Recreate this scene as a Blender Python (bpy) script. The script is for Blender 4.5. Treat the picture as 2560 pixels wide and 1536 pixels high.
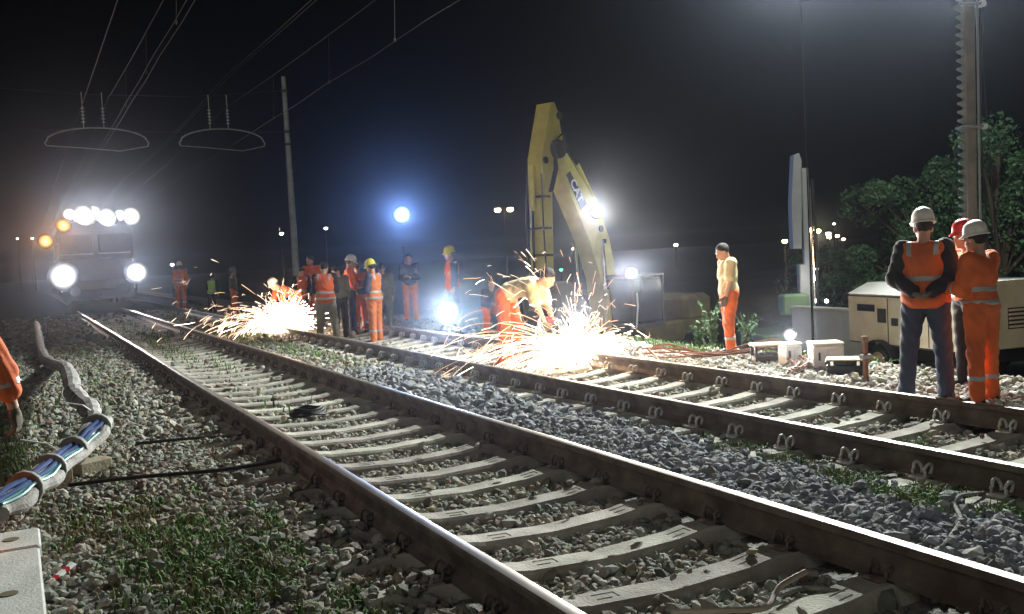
import bpy, math, random
import numpy as np
from mathutils import Vector, Matrix
random.seed(7); rng = np.random.default_rng(7)
sc = bpy.context.scene
for o in list(bpy.data.objects): bpy.data.objects.remove(o)
COL = sc.collection
R_ = math.radians
FLOOD, FLOODB, BLUEW, TRAINW, HAZE = 6500, 11000, 6000, 1500, .00055

# ------------------------------------------------------------------ camera
F, YAW, PITCH, ROLL, H = 2456.0, .4591, .0556, -.0531, 1.628
fw = np.array([math.sin(YAW)*math.cos(PITCH), math.cos(YAW)*math.cos(PITCH), -math.sin(PITCH)])
cr_ = np.array([math.cos(YAW), -math.sin(YAW), 0.]); cu_ = np.cross(cr_, fw)
cr_, cu_ = math.cos(ROLL)*cr_ + math.sin(ROLL)*cu_, -math.sin(ROLL)*cr_ + math.cos(ROLL)*cu_
CAM = np.array([0, 0, H])
cam = bpy.data.cameras.new('camera'); camo = bpy.data.objects.new('camera', cam); COL.objects.link(camo)
cam.sensor_fit = 'HORIZONTAL'; cam.sensor_width = 36; cam.lens = F/2560*36
cam.clip_start = .05; cam.clip_end = 2000
camo.matrix_world = Matrix([[cr_[i], cu_[i], -fw[i], CAM[i]] for i in range(3)] + [[0, 0, 0, 1]])
sc.camera = camo
# ------------------------------------------------------------------ night sky, added fill sun, exposure
w = bpy.data.worlds.new('World'); sc.world = w; w.use_nodes = True
nt = w.node_tree; nt.nodes.clear()
sky = nt.nodes.new('ShaderNodeTexSky'); sky.sky_type = 'NISHITA'; sky.sun_disc = False
sky.sun_elevation = R_(-5); sky.sun_rotation = R_(200)
bg = nt.nodes.new('ShaderNodeBackground'); bg.inputs[1].default_value = .15
ow = nt.nodes.new('ShaderNodeOutputWorld')
nt.links.new(sky.outputs[0], bg.inputs[0]); nt.links.new(bg.outputs[0], ow.inputs[0])
fill_sun = bpy.data.lights.new('fill_sun', 'SUN'); fill_sun.energy = .3; fill_sun.angle = R_(25); fill_sun.color = (1, .97, .93)  # soft fill added for camera-facing sides, not an actual moon
mo = bpy.data.objects.new('fill_sun', fill_sun); COL.objects.link(mo); mo.rotation_euler = (R_(58), 0, R_(-50))
sc.view_settings.view_transform = 'Standard'; sc.view_settings.look = 'None'
sc.view_settings.exposure = 0; sc.view_settings.gamma = 1
sc.render.engine = 'CYCLES'
cy = sc.cycles
cy.use_denoising = True
try: cy.denoiser = 'OPENIMAGEDENOISE'
except Exception: pass
cy.max_bounces = 5; cy.diffuse_bounces = 2; cy.glossy_bounces = 3; cy.transmission_bounces = 4; cy.volume_bounces = 0; cy.transparent_max_bounces = 8
cy.sample_clamp_indirect = 4; cy.caustics_reflective = False; cy.caustics_refractive = False
cy.use_light_tree = True

# ------------------------------------------------------------------ helpers
KD = 2560/2473.0
def ray(px, py): return fw + (px*KD-1280)/F*cr_ - (py*KD-768)/F*cu_
def G(px, py, z=0.):
    d = ray(px, py); return Vector(CAM + (z-H)/d[2]*d)
def A(px, py, zc): return Vector(CAM + zc*ray(px, py))
def depth(p): return float((np.array(p)-CAM) @ fw)

XP = [-60, -8, -3, -.6, .4, 1.2, 1.83, 2.65, 3.48, 3.9, 4.4, 4.9, 5.17, 6, 6.82, 7.5, 8.4, 9.9, 12.5, 70]
ZP = [-.9, -.6, -.25, -.07, -.03, .0, -.04, -.05, -.05, .0, .04, -.01, -.04, -.05, -.04, -.05, -.08, -.14, 0, 0]
_ph = rng.uniform(0, 6.28, (6, 3))
def hz(x, y):
    x = np.asarray(x, float); y = np.asarray(y, float)
    D = np.interp(y, [12.5, 18], [-1.15, -1.75])
    z = np.interp(x, XP, ZP)
    t = np.clip((x-9.9)/2.6, 0, 1); t = t*t*(3-2*t)
    z = np.where(x > 9.9, -.14 + (D+.14)*t, z)
    n = 0
    for i in range(6):
        f = .7*1.7**i
        n = n + np.sin(x*f+_ph[i, 0]+1.3*np.sin(y*f*.6+_ph[i, 2]))*np.sin(y*f*.9+_ph[i, 1])/(1.5**i)
    amp = np.interp(np.abs(x-4.3), [2.2, 3.2, 6, 40], [.004, .012, .03, .2])
    return z + n*amp*.8

def link(o):
    COL.objects.link(o); return o
def mesh_data(name, v, f, mats, smooth=False, mi=None):
    me = bpy.data.meshes.new(name)
    v = np.asarray(v, np.float32)
    if isinstance(f, np.ndarray):
        n, k = f.shape
        me.vertices.add(len(v)); me.vertices.foreach_set('co', v.ravel())
        me.loops.add(n*k); me.loops.foreach_set('vertex_index', f.astype(np.int32).ravel())
        me.polygons.add(n); me.polygons.foreach_set('loop_start', np.arange(0, n*k, k, dtype=np.int32))
        me.update(calc_edges=True)
    else:
        me.from_pydata(v.tolist(), [], f); me.update()
    for m in (mats if isinstance(mats, (list, tuple)) else [mats]): me.materials.append(m)
    if mi is not None: me.polygons.foreach_set('material_index', np.asarray(mi, np.int32))
    me.polygons.foreach_set('use_smooth', np.full(len(me.polygons), bool(smooth)))
    me.validate(); me.update()
    return me
def obj(name, me, parent=None, loc=None, rot=None, kind=None):
    o = bpy.data.objects.new(name, me); link(o)
    if parent is not None: o.parent = parent
    if loc is not None: o.location = loc
    if rot is not None: o.rotation_euler = rot
    if kind: o['kind'] = kind
    return o
def tag(o, label=None, cat=None, group=None, kind=None):
    if label: o['label'] = label
    if cat: o['category'] = cat
    if group: o['group'] = group
    if kind: o['kind'] = kind
    return o
def thing(name, label, cat, loc=(0, 0, 0), rz=0, group=None):
    o = bpy.data.objects.new(name, None); link(o); o.location = loc; o.rotation_euler = (0, 0, rz)
    o.empty_display_size = .2
    return tag(o, label, cat, group)
def copy_tree(o, parent=None):
    c = o.copy(); COL.objects.link(c); c.parent = parent
    for ch in list(o.children): copy_tree(ch, c)
    return c

class MB:
    def __init__(s): s.v = []; s.f = []; s.m = []
    def add(s, v, f, mi=0):
        b = len(s.v); s.v += [tuple(p) for p in v]
        for q in f: s.f.append(tuple(b+i for i in q)); s.m.append(mi)
        return s
    def box(s, c, d, rot=None, mi=0, taper=1., bev=0.):
        x, y, z = [k/2 for k in d]
        b = bev
        if b > 0:
            pr = [(-x+b, -y), (x-b, -y), (x, -y+b), (x, y-b), (x-b, y), (-x+b, y), (-x, y-b), (-x, -y+b)]
            lev = [(-z, (x-b)/x, (y-b)/y), (-z+b, 1, 1), (z-b, 1, 1), (z, (x-b)/x, (y-b)/y)]
            P = []; Fs = []
            for zz, sx, sy in lev: P += [Vector((px*sx*(taper if zz > 0 else 1), py*sy*(taper if zz > 0 else 1), zz)) for px, py in pr]
            for l in range(3):
                for i in range(8):
                    j = (i+1) % 8; Fs.append((l*8+i, l*8+j, l*8+8+j, l*8+8+i))
            Fs.append(tuple(range(7, -1, -1))); Fs.append(tuple(range(24, 32)))
        else:
            P = [Vector((sx*x*(taper if sz > 0 else 1), sy*y*(taper if sz > 0 else 1), sz*z)) for sz in (-1, 1) for sx, sy in ((-1, -1), (1, -1), (1, 1), (-1, 1))]
            Fs = [(3, 2, 1, 0), (4, 5, 6, 7), (0, 1, 5, 4), (1, 2, 6, 5), (2, 3, 7, 6), (3, 0, 4, 7)]
        if rot is not None:
            M = rot if isinstance(rot, Matrix) else Matrix.Rotation(rot, 3, 'Z')
            P = [M @ p for p in P]
        c = Vector(c)
        return s.add([p+c for p in P], Fs, mi)
    def tube(s, pts, r, n=8, mi=0, cap=True):
        pts = [Vector(p) for p in pts]; N = len(pts)
        rs = r if isinstance(r, (list, tuple)) else [r]*N
        V = []; up = None
        for i, p in enumerate(pts):
            t = (pts[min(i+1, N-1)]-pts[max(i-1, 0)])
            t = t.normalized() if t.length > 1e-9 else Vector((0, 0, 1))
            if up is None:
                up = t.orthogonal().normalized()
            up = (up - t*up.dot(t)); up = up.normalized() if up.length > 1e-6 else t.orthogonal().normalized()
            b = t.cross(up)
            for k in range(n):
                a = 2*math.pi*k/n; V.append(p + (up*math.cos(a)+b*math.sin(a))*rs[i])
        Fs = []
        for i in range(N-1):
            for k in range(n):
                j = (k+1) % n; Fs.append((i*n+k, i*n+j, i*n+n+j, i*n+n+k))
        if cap: Fs += [tuple(range(n-1, -1, -1)), tuple(range((N-1)*n, N*n))]
        return s.add(V, Fs, mi)
    def lathe(s, c, prof, n=16, axis=(0, 0, 1), mi=0):
        q = Vector((0, 0, 1)).rotation_difference(Vector(axis)); c = Vector(c)
        V = []
        for (rr, zz) in prof:
            for k in range(n):
                a = 2*math.pi*k/n; V.append(c + q @ Vector((rr*math.cos(a), rr*math.sin(a), zz)))
        Fs = []
        for i in range(len(prof)-1):
            for k in range(n):
                j = (k+1) % n; Fs.append((i*n+k, i*n+j, i*n+n+j, i*n+n+k))
        Fs += [tuple(range(n-1, -1, -1)), tuple(range((len(prof)-1)*n, len(prof)*n))]
        return s.add(V, Fs, mi)
    def sphere(s, c, r, n=10, mi=0, sc_=(1, 1, 1)):
        prof = [(max(1e-4, math.sin(math.pi*i/n))*1., -math.cos(math.pi*i/n)) for i in range(n+1)]
        V = []; c = Vector(c); m = n*2
        for rr, zz in prof:
            for k in range(m):
                a = 2*math.pi*k/m; V.append(c + Vector((rr*math.cos(a)*r*sc_[0], rr*math.sin(a)*r*sc_[1], zz*r*sc_[2])))
        Fs = [(i*m+k, i*m+(k+1) % m, i*m+m+(k+1) % m, i*m+m+k) for i in range(n) for k in range(m)]
        return s.add(V, Fs, mi)
    def prism(s, poly, y0, y1, mi=0, M=None):
        n = len(poly)
        V = [Vector((p[0], y0, p[1])) for p in poly] + [Vector((p[0], y1, p[1])) for p in poly]
        if M is not None: V = [M @ p for p in V]
        Fs = [tuple(range(n)), tuple(range(2*n-1, n-1, -1))] + [(i, n+i, n+(i+1) % n, (i+1) % n) for i in range(n)]
        return s.add(V, Fs, mi)
    def data(s, name, mats, smooth=False):
        return mesh_data(name, s.v, s.f, mats, smooth, s.m)
    def build(s, name, mats, parent=None, smooth=False, loc=None, rot=None, kind=None):
        o = obj(name, s.data(name, mats, smooth), parent, loc, rot, kind)
        if smooth:
            try:
                o.data.set_sharp_from_angle(angle=R_(35))
            except Exception: pass
        return o

# ------------------------------------------------------------------ materials
MATS = {}
def mat(name, c, rough=.7, metal=0., c2=None, nscale=8., bump=0., bscale=40., spec=.4, rand=0., island=False, ramp=None, emit=0., trans=0., detail=4., coat=0.):
    if name in MATS: return MATS[name]
    m = bpy.data.materials.new(name); MATS[name] = m; m.use_nodes = True
    t = m.node_tree; p = t.nodes['Principled BSDF']
    p.inputs['Roughness'].default_value = rough; p.inputs['Metallic'].default_value = metal
    p.inputs['Specular IOR Level'].default_value = spec
    if trans: p.inputs['Transmission Weight'].default_value = trans
    if coat: p.inputs['Coat Weight'].default_value = coat
    c = (*c, 1)
    p.inputs['Base Color'].default_value = c
    out = None
    tc = t.nodes.new('ShaderNodeTexCoord')
    if c2 is not None:
        nz = t.nodes.new('ShaderNodeTexNoise'); nz.inputs['Scale'].default_value = nscale; nz.inputs['Detail'].default_value = detail
        t.links.new(tc.outputs['Object'], nz.inputs['Vector'])
        rp = t.nodes.new('ShaderNodeValToRGB'); rp.color_ramp.elements[0].position = .35; rp.color_ramp.elements[1].position = .68
        rp.color_ramp.elements[0].color = c; rp.color_ramp.elements[1].color = (*c2, 1)
        t.links.new(nz.outputs['Fac'], rp.inputs['Fac']); out = rp.outputs['Color']
    if rand or island:
        hs = t.nodes.new('ShaderNodeHueSaturation')
        if island:
            g = t.nodes.new('ShaderNodeNewGeometry'); so = g.outputs['Random Per Island']
        else:
            g = t.nodes.new('ShaderNodeObjectInfo'); so = g.outputs['Random']
        if ramp:
            rr = t.nodes.new('ShaderNodeValToRGB'); cr = rr.color_ramp
            while len(cr.elements) < len(ramp): cr.elements.new(.5)
            for k, cc in enumerate(ramp): cr.elements[k].position = k/(len(ramp)-1); cr.elements[k].color = (*cc, 1)
            m3 = t.nodes.new('ShaderNodeMath'); m3.operation = 'MULTIPLY'; m3.inputs[1].default_value = 13.7; f3 = t.nodes.new('ShaderNodeMath'); f3.operation = 'FRACT'
            t.links.new(so, m3.inputs[0]); t.links.new(m3.outputs[0], f3.inputs[0]); t.links.new(f3.outputs[0], rr.inputs['Fac']); out = rr.outputs['Color']
        mr = t.nodes.new('ShaderNodeMapRange'); mr.inputs['To Min'].default_value = 1-rand; mr.inputs['To Max'].default_value = 1+rand
        t.links.new(so, mr.inputs['Value']); t.links.new(mr.outputs[0], hs.inputs['Value'])
        ms = t.nodes.new('ShaderNodeMath'); ms.operation = 'MULTIPLY'; ms.inputs[1].default_value = 7.31
        fr = t.nodes.new('ShaderNodeMath'); fr.operation = 'FRACT'
        t.links.new(so, ms.inputs[0]); t.links.new(ms.outputs[0], fr.inputs[0])
        mh = t.nodes.new('ShaderNodeMapRange'); mh.inputs['To Min'].default_value = .47; mh.inputs['To Max'].default_value = .53
        t.links.new(fr.outputs[0], mh.inputs['Value']); t.links.new(mh.outputs[0], hs.inputs['Hue'])
        if out is not None: t.links.new(out, hs.inputs['Color'])
        else: hs.inputs['Color'].default_value = c
        out = hs.outputs['Color']
    if out is not None: t.links.new(out, p.inputs['Base Color'])
    if bump:
        nb = t.nodes.new('ShaderNodeTexNoise'); nb.inputs['Scale'].default_value = bscale; nb.inputs['Detail'].default_value = 5
        t.links.new(tc.outputs['Object'], nb.inputs['Vector'])
        b = t.nodes.new('ShaderNodeBump'); b.inputs['Strength'].default_value = bump; b.inputs['Distance'].default_value = .02
        t.links.new(nb.outputs['Fac'], b.inputs['Height']); t.links.new(b.outputs[0], p.inputs['Normal'])
    if emit:
        p.inputs['Emission Color'].default_value = c; p.inputs['Emission Strength'].default_value = emit
    return m
def glow(name, c, s):
    if name in MATS: return MATS[name]
    m = bpy.data.materials.new(name); MATS[name] = m; m.use_nodes = True
    t = m.node_tree; t.nodes.clear()
    e = t.nodes.new('ShaderNodeEmission'); e.inputs[0].default_value = (*c, 1); e.inputs[1].default_value = s
    o = t.nodes.new('ShaderNodeOutputMaterial'); t.links.new(e.outputs[0], o.inputs[0])
    return m
def lens_glow(name, c, s):
    # a reflector lamp: hot centre, dimmer towards the rim
    m = glow(name, c, s); t = m.node_tree; e = [n for n in t.nodes if n.type == 'EMISSION'][0]
    tc = t.nodes.new('ShaderNodeTexCoord'); vm = t.nodes.new('ShaderNodeVectorMath'); vm.operation = 'MULTIPLY_ADD'
    vm.inputs[1].default_value = (2, 0, 2); vm.inputs[2].default_value = (-1, 0, -1)
    ln = t.nodes.new('ShaderNodeVectorMath'); ln.operation = 'LENGTH'
    iv = t.nodes.new('ShaderNodeMath'); iv.operation = 'SUBTRACT'; iv.use_clamp = True; iv.inputs[0].default_value = 1.0
    pw = t.nodes.new('ShaderNodeMath'); pw.operation = 'POWER'; pw.inputs[1].default_value = 2.5
    mr = t.nodes.new('ShaderNodeMath'); mr.operation = 'MULTIPLY_ADD'; mr.inputs[1].default_value = s; mr.inputs[2].default_value = .02
    t.links.new(iv.outputs[0], pw.inputs[0]); t.links.new(pw.outputs[0], mr.inputs[0])
    t.links.new(tc.outputs['Generated'], vm.inputs[0]); t.links.new(vm.outputs[0], ln.inputs[0]); t.links.new(ln.outputs['Value'], iv.inputs[1]); t.links.new(mr.outputs[0], e.inputs[1])
    return m
def lamp_light(name, loc, target, watt, c, spot=100, blend=.6, r=.06, parent=None):
    if target is None:
        l = bpy.data.lights.new(name, 'POINT')
    else:
        l = bpy.data.lights.new(name, 'SPOT'); l.spot_size = R_(spot); l.spot_blend = blend
    l.energy = watt; l.color = c; l.shadow_soft_size = r
    o = bpy.data.objects.new(name, l); link(o)
    o.location = loc
    if target is not None:
        o.rotation_euler = (Vector(target)-Vector(loc)).to_track_quat('-Z', 'Y').to_euler()
    if parent is not None:
        o.parent = parent; bpy.context.view_layer.update()
        o.matrix_parent_inverse = parent.matrix_world.inverted()
    return o

STR = [(.13, .135, .12), (.24, .25, .2), (.3, .25, .17), (.2, .24, .2), (.36, .35, .31), (.16, .11, .08), (.42, .4, .35)]
M_ball = mat('ballast_gravel', (.11, .115, .1), .9, c2=(.28, .27, .235), nscale=22, bump=1., bscale=30)
M_stone = mat('ballast_stone', (.3, .3, .27), .9, rand=.4, island=True, ramp=STR, bump=.25, bscale=60)
M_stone1 = mat('ballast_stone_single', (.3, .3, .27), .9, rand=.4, ramp=STR, bump=.25, bscale=60)
M_stoneb = mat('blue_grey_stone', (.25, .27, .3), .9, rand=.35, island=True, ramp=[(.13, .14, .16), (.22, .24, .26), (.17, .19, .18), (.28, .27, .25), (.2, .21, .25), (.33, .34, .35)], bump=.25, bscale=60)
M_pale = mat('pale_rubble', (.42, .4, .35), .85, rand=.5, island=True, bump=.3, bscale=50)
M_conc = mat('sleeper_concrete', (.28, .265, .22), .9, c2=(.45, .43, .365), nscale=5, bump=.45, bscale=60, rand=.22, detail=12)
M_slab = mat('slab_concrete', (.45, .46, .42), .85, c2=(.58, .58, .54), nscale=6, bump=.3, bscale=60)
M_rust = mat('rail_rust', (.1, .07, .052), .8, c2=(.21, .17, .14), nscale=5, bump=.4, bscale=45, detail=10)
M_steel = mat('rail_polished_steel', (.3, .275, .25), .5, .9, c2=(.2, .17, .15), nscale=4, detail=8)
M_clip = mat('galvanised_clip', (.6, .6, .56), .5, .1)
M_grass = mat('weed_green', (.11, .19, .055), .85, rand=.6, island=True)
M_grassd = mat('weed_dry', (.19, .17, .08), .85, rand=.5, island=True)
M_leaf = mat('leaf_green', (.05, .115, .045), .7, rand=.6, island=True)
M_bark = mat('bark', (.06, .045, .03), .9, bump=.6, bscale=20)
M_orange = mat('hi_vis_orange', (.85, .17, .035), .8, c2=(.52, .11, .035), nscale=3.5, bump=.5, bscale=22, detail=9)
M_orange2 = mat('hi_vis_orange_jacket', (.8, .14, .045), .8, c2=(.55, .1, .035), nscale=3.5, bump=.5, bscale=22, detail=9)
M_ochre = mat('ochre_overall', (.72, .2, .045), .8, c2=(.46, .14, .04), nscale=3.5, bump=.25, bscale=25)
M_refl = mat('reflective_band', (.42, .42, .4), .4, .3)
M_yshirt = mat('yellow_shirt', (.7, .6, .36), .85, c2=(.52, .43, .24), nscale=4, bump=.5, bscale=20, detail=8)
M_skin = mat('skin', (.5, .28, .19), .6)
M_hair = mat('dark_hair', (.02, .014, .01), .7, bump=.6, bscale=90)
M_navy = mat('navy_trousers', (.05, .06, .1), .85, c2=(.06, .07, .115), nscale=10, bump=.3, bscale=25)
M_dark = mat('dark_cloth', (.022, .02, .024), .85, c2=(.035, .03, .035), nscale=9, bump=.3, bscale=25)
M_khaki = mat('khaki_trousers', (.27, .28, .22), .85, c2=(.22, .23, .18), nscale=9, bump=.3, bscale=22)
M_olive = mat('olive_jacket', (.15, .14, .09), .85, c2=(.12, .11, .075), nscale=9, bump=.3, bscale=22)
M_greenv = mat('lime_vest', (.4, .65, .12), .75)
M_boot = mat('boot_black', (.02, .018, .016), .7, c2=(.04, .035, .03), nscale=20)
M_hwhite = mat('helmet_white', (.84, .82, .74), .45, c2=(.7, .67, .58), nscale=18)
M_hyel = mat('helmet_yellow', (.8, .72, .05), .4)
M_hred = mat('helmet_red', (.45, .03, .03), .35)
M_glove = mat('work_glove', (.09, .07, .05), .85, c2=(.16, .14, .11), nscale=25)
M_gloveg = mat('glove_teal', (.12, .2, .17), .85)
M_eye = mat('eye_dark', (.02, .02, .02), .3)
M_black = mat('black_rubber', (.016, .016, .016), .6)
M_matt = mat('matt_black', (.008, .008, .008), 1., spec=0.)
M_iron = mat('dark_iron', (.05, .05, .05), .55, .5, c2=(.09, .075, .06), nscale=12)
M_grey = mat('grey_paint', (.2, .21, .21), .6, c2=(.22, .23, .23), nscale=7, bump=.1)
M_chrome = mat('chrome_rod', (.8, .8, .8), .12, 1.)
M_cat = mat('excavator_yellow', (.64, .6, .16), .6, c2=(.44, .4, .12), nscale=2.2, bump=.15, detail=12)
M_catblk = mat('plate_black', (.012, .012, .012), .5)
M_white = mat('white_paint', (.78, .78, .76), .5)
M_glass = mat('dark_glass', (.015, .018, .02), .15, spec=.3)
M_tan = mat('compressor_tan', (.8, .7, .52), .55, c2=(.62, .53, .37), nscale=2.2, bump=.08, detail=10)
M_cream = mat('cream_lid', (.66, .6, .4), .55, c2=(.55, .5, .33), nscale=9)
M_wood = mat('old_wood', (.2, .14, .08), .85, c2=(.12, .085, .05), nscale=9, bump=.4)
M_blue = mat('blue_cable', (.035, .06, .15), .85, spec=.1)
M_hose = mat('grey_conduit', (.33, .32, .3), .9, c2=(.12, .115, .1), nscale=7, bump=.6, detail=9)
M_rhose = mat('rusty_hose', (.2, .085, .05), .8, c2=(.14, .06, .035), nscale=12)
M_wall = mat('grey_panel', (.56, .62, .63), .7, c2=(.46, .52, .54), nscale=3, bump=.1)
M_pole = mat('mast_steel', (.33, .36, .32), .55, .3, c2=(.24, .26, .23), nscale=5)
M_wire = mat('overhead_wire', (.035, .03, .028), .9, 0., spec=.1)
M_insul = mat('insulator_glass', (.45, .5, .47), .25)
M_train = mat('train_paint', (.022, .022, .021), .7, c2=(.014, .014, .014), nscale=4)
M_trainy = mat('train_yellow', (.05, .04, .015), .7)
M_hill = mat('far_ground', (.02, .026, .018), 1.)
E_white = lens_glow('lamp_white', (1, .97, .92), 14); E_cool = lens_glow('lamp_cool', (.6, .8, 1), 14); E_warm = glow('lamp_warm', (1, .6, .25), 25)
E_orange = lens_glow('beacon_orange', (1, .38, .06), 9); E_far = glow('far_lamp_white', (.9, 1, .9), 14); E_farw = glow('far_lamp_warm', (1, .75, .4), 18)
E_green = glow('far_lamp_green', (.1, 1, .35), 5); E_red = glow('tail_red', (1, .25, .2), 12)
E_spark = glow('spark_orange', (1, .58, .33), 2.4); E_sparkp = glow('spark_peach', (1, .72, .5), 3.5); E_sparkw = glow('spark_white_hot', (1, .85, .66), 10)

M_wood_far = mat('far_leaf', (.012, .02, .01), .9, rand=.5, island=True)
# ballast near the tracks, earth beyond the shoulders painted darker to stand for unlit ground
_t = M_ball.node_tree; _p = _t.nodes['Principled BSDF']; _l = _p.inputs['Base Color'].links[0].from_socket
_tc = _t.nodes.new('ShaderNodeTexCoord'); _sx = _t.nodes.new('ShaderNodeSeparateXYZ'); _t.links.new(_tc.outputs['Object'], _sx.inputs[0])
_nz = _t.nodes.new('ShaderNodeTexNoise'); _nz.inputs['Scale'].default_value = .8; _t.links.new(_tc.outputs['Object'], _nz.inputs['Vector'])
_ad = _t.nodes.new('ShaderNodeMath'); _ad.operation = 'MULTIPLY_ADD'; _ad.inputs[1].default_value = 3.0; _t.links.new(_nz.outputs['Fac'], _ad.inputs[0]); _t.links.new(_sx.outputs['X'], _ad.inputs[2])
_mr = _t.nodes.new('ShaderNodeMapRange'); _mr.inputs['From Min'].default_value = 11.2; _mr.inputs['From Max'].default_value = 13.2; _t.links.new(_ad.outputs[0], _mr.inputs['Value'])
_mx = _t.nodes.new('ShaderNodeMixRGB'); _t.links.new(_mr.outputs[0], _mx.inputs[0]); _t.links.new(_l, _mx.inputs[1]); _mx.inputs[2].default_value = (.028, .026, .018, 1); _t.links.new(_mx.outputs[0], _p.inputs['Base Color'])

# ================================================================== GROUND
XL1, XR1, XL2, XR2 = 1.83, 3.48, 5.17, 6.82
YS1 = [3.24+.602*i for i in range(-1, 62)]
YS2 = [5.06, 5.67, 6.31, 6.84, 7.44, 7.99, 8.56, 9.16, 9.72, 10.27] + [10.27+.6*i for i in range(1, 50)]
YS2 = [4.46, 3.88] + YS2
SLH, SLW = 1.31, .108     # half length, half width of a sleeper
def grid(xs, ys, name, m):
    X, Y = np.meshgrid(xs, ys, indexing='ij'); Z = hz(X, Y)
    v = np.stack([X, Y, Z], -1).reshape(-1, 3); nx, ny = len(xs), len(ys)
    i = np.arange(nx-1)[:, None]*ny + np.arange(ny-1)[None, :]
    f = np.stack([i, i+ny, i+ny+1, i+1], -1).reshape(-1, 4)
    return mesh_data(name, v, f, m, True)
xs = np.unique(np.concatenate([np.linspace(-400, -10, 12), np.linspace(-10, -2, 20), np.arange(-2, 14, .1), np.linspace(14, 40, 50), np.linspace(40, 500, 16)]))
ys = np.unique(np.concatenate([np.linspace(-60, 0, 10), np.arange(0, 30, .12), np.linspace(30, 80, 60), np.linspace(80, 700, 16)]))
ground = obj('ballast_bed', grid(xs, ys, 'ballast_bed', M_ball), kind='structure')

# --- stones
t_ = (1+5**.5)/2
ICO = np.array([(-1, t_, 0), (1, t_, 0), (-1, -t_, 0), (1, -t_, 0), (0, -1, t_), (0, 1, t_), (0, -1, -t_), (0, 1, -t_), (t_, 0, -1), (t_, 0, 1), (-t_, 0, -1), (-t_, 0, 1)])/1.902
ICF = np.array([(0, 11, 5), (0, 5, 1), (0, 1, 7), (0, 7, 10), (0, 10, 11), (1, 5, 9), (5, 11, 4), (11, 10, 2), (10, 7, 6), (7, 1, 8), (3, 9, 4), (3, 4, 2), (3, 2, 6), (3, 6, 8), (3, 8, 9), (4, 9, 5), (2, 4, 11), (6, 2, 10), (8, 6, 7), (9, 8, 1)])
SHAPES = []
for i in range(14):
    s = ICO*rng.uniform(.82, 1.16, (12, 1)) * np.array([1.15, .9, .62])*rng.uniform(.8, 1.2, 3)
    SHAPES.append(s)
SHAPES = np.array(SHAPES)
def rotm(n, flat=.6):
    a = rng.uniform(0, 2*np.pi, n); b = rng.normal(0, flat, n); c = rng.normal(0, flat, n)
    ca, sa, cb, sb, cc, sc2 = np.cos(a), np.sin(a), np.cos(b), np.sin(b), np.cos(c), np.sin(c)
    Rz = np.zeros((n, 3, 3)); Rz[:, 0, 0] = ca; Rz[:, 0, 1] = -sa; Rz[:, 1, 0] = sa; Rz[:, 1, 1] = ca; Rz[:, 2, 2] = 1
    Rx = np.zeros((n, 3, 3)); Rx[:, 0, 0] = 1; Rx[:, 1, 1] = cb; Rx[:, 1, 2] = -sb; Rx[:, 2, 1] = sb; Rx[:, 2, 2] = cb
    Ry = np.zeros((n, 3, 3)); Ry[:, 1, 1] = 1; Ry[:, 0, 0] = cc; Ry[:, 0, 2] = sc2; Ry[:, 2, 0] = -sc2; Ry[:, 2, 2] = cc
    return Rz @ Rx @ Ry
def stones(P, r, flat=.6):
    n = len(P); k = rng.integers(0, len(SHAPES), n)
    v = np.einsum('nij,nkj->nki', rotm(n, flat), SHAPES[k]*np.asarray(r)[:, None, None]) + P[:, None, :]
    f = (ICF[None]+12*np.arange(n)[:, None, None]).reshape(-1, 3)
    return v.reshape(-1, 3), f
def pixel(P):
    d = P-CAM; z = d @ fw
    return 1280+F*(d @ cr_)/z, 768-F*(d @ cu_)/z, z
def in_sleeper(P, ex=.0):
    x, y = P[:, 0], P[:, 1]; r = np.zeros(len(P), bool)
    for cx, YS in (((XL1+XR1)/2, YS1), ((XL2+XR2)/2, YS2)):
        ya = np.array(sorted(YS)); j = np.clip(np.searchsorted(ya, y), 1, len(ya)-1)
        dy = np.minimum(abs(y-ya[j]), abs(y-ya[j-1]))
        r |= (abs(x-cx) < SLH+ex) & (dy < SLW+ex)
    return r
def near_rail(P, d=.085):
    x = P[:, 0]; return np.min([abs(x-a) for a in (XL1, XR1, XL2, XR2)], axis=0) < d
WEEDS = [  # x, y, rx, ry, density
    (.75, 5.6, .55, 1.3, 1.), (.45, 7.0, .45, .7, .7), (1.0, 4.3, .5, .7, .8), (-.1, 9.2, .5, 1.8, .9), (-.4, 12, .6, 3, .8), (.7, 11.5, .35, 1.2, .4),
    (4.75, 4.2, .33, .8, .9), (4.9, 5.6, .25, .7, .8), (5.0, 6.6, .2, .6, .6), (4.45, 15.5, .45, 2.2, .5), (4.4, 19, .5, 3, .7), (4.3, 24, .6, 4, .8),
    (2.65, 26, .5, 8, .7), (9.4, 13.4, .6, 1., .7), (10.5, 15.5, 1.2, 1.5, .5), (.9, 16, .5, 3, .5), (1.0, 22, .5, 5, .5), (5.9, 5.3, .4, .3, .5), (10.6, 11, .8, 1.5, .5), (1.35, 6.2, .2, .5, .6)]
def weedf(P):
    r = np.zeros(len(P))
    for x, y, a, b, d in WEEDS: r = np.maximum(r, d*np.clip(1.4-((P[:, 0]-x)/a)**2-((P[:, 1]-y)/b)**2, 0, 1))
    return r
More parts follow.
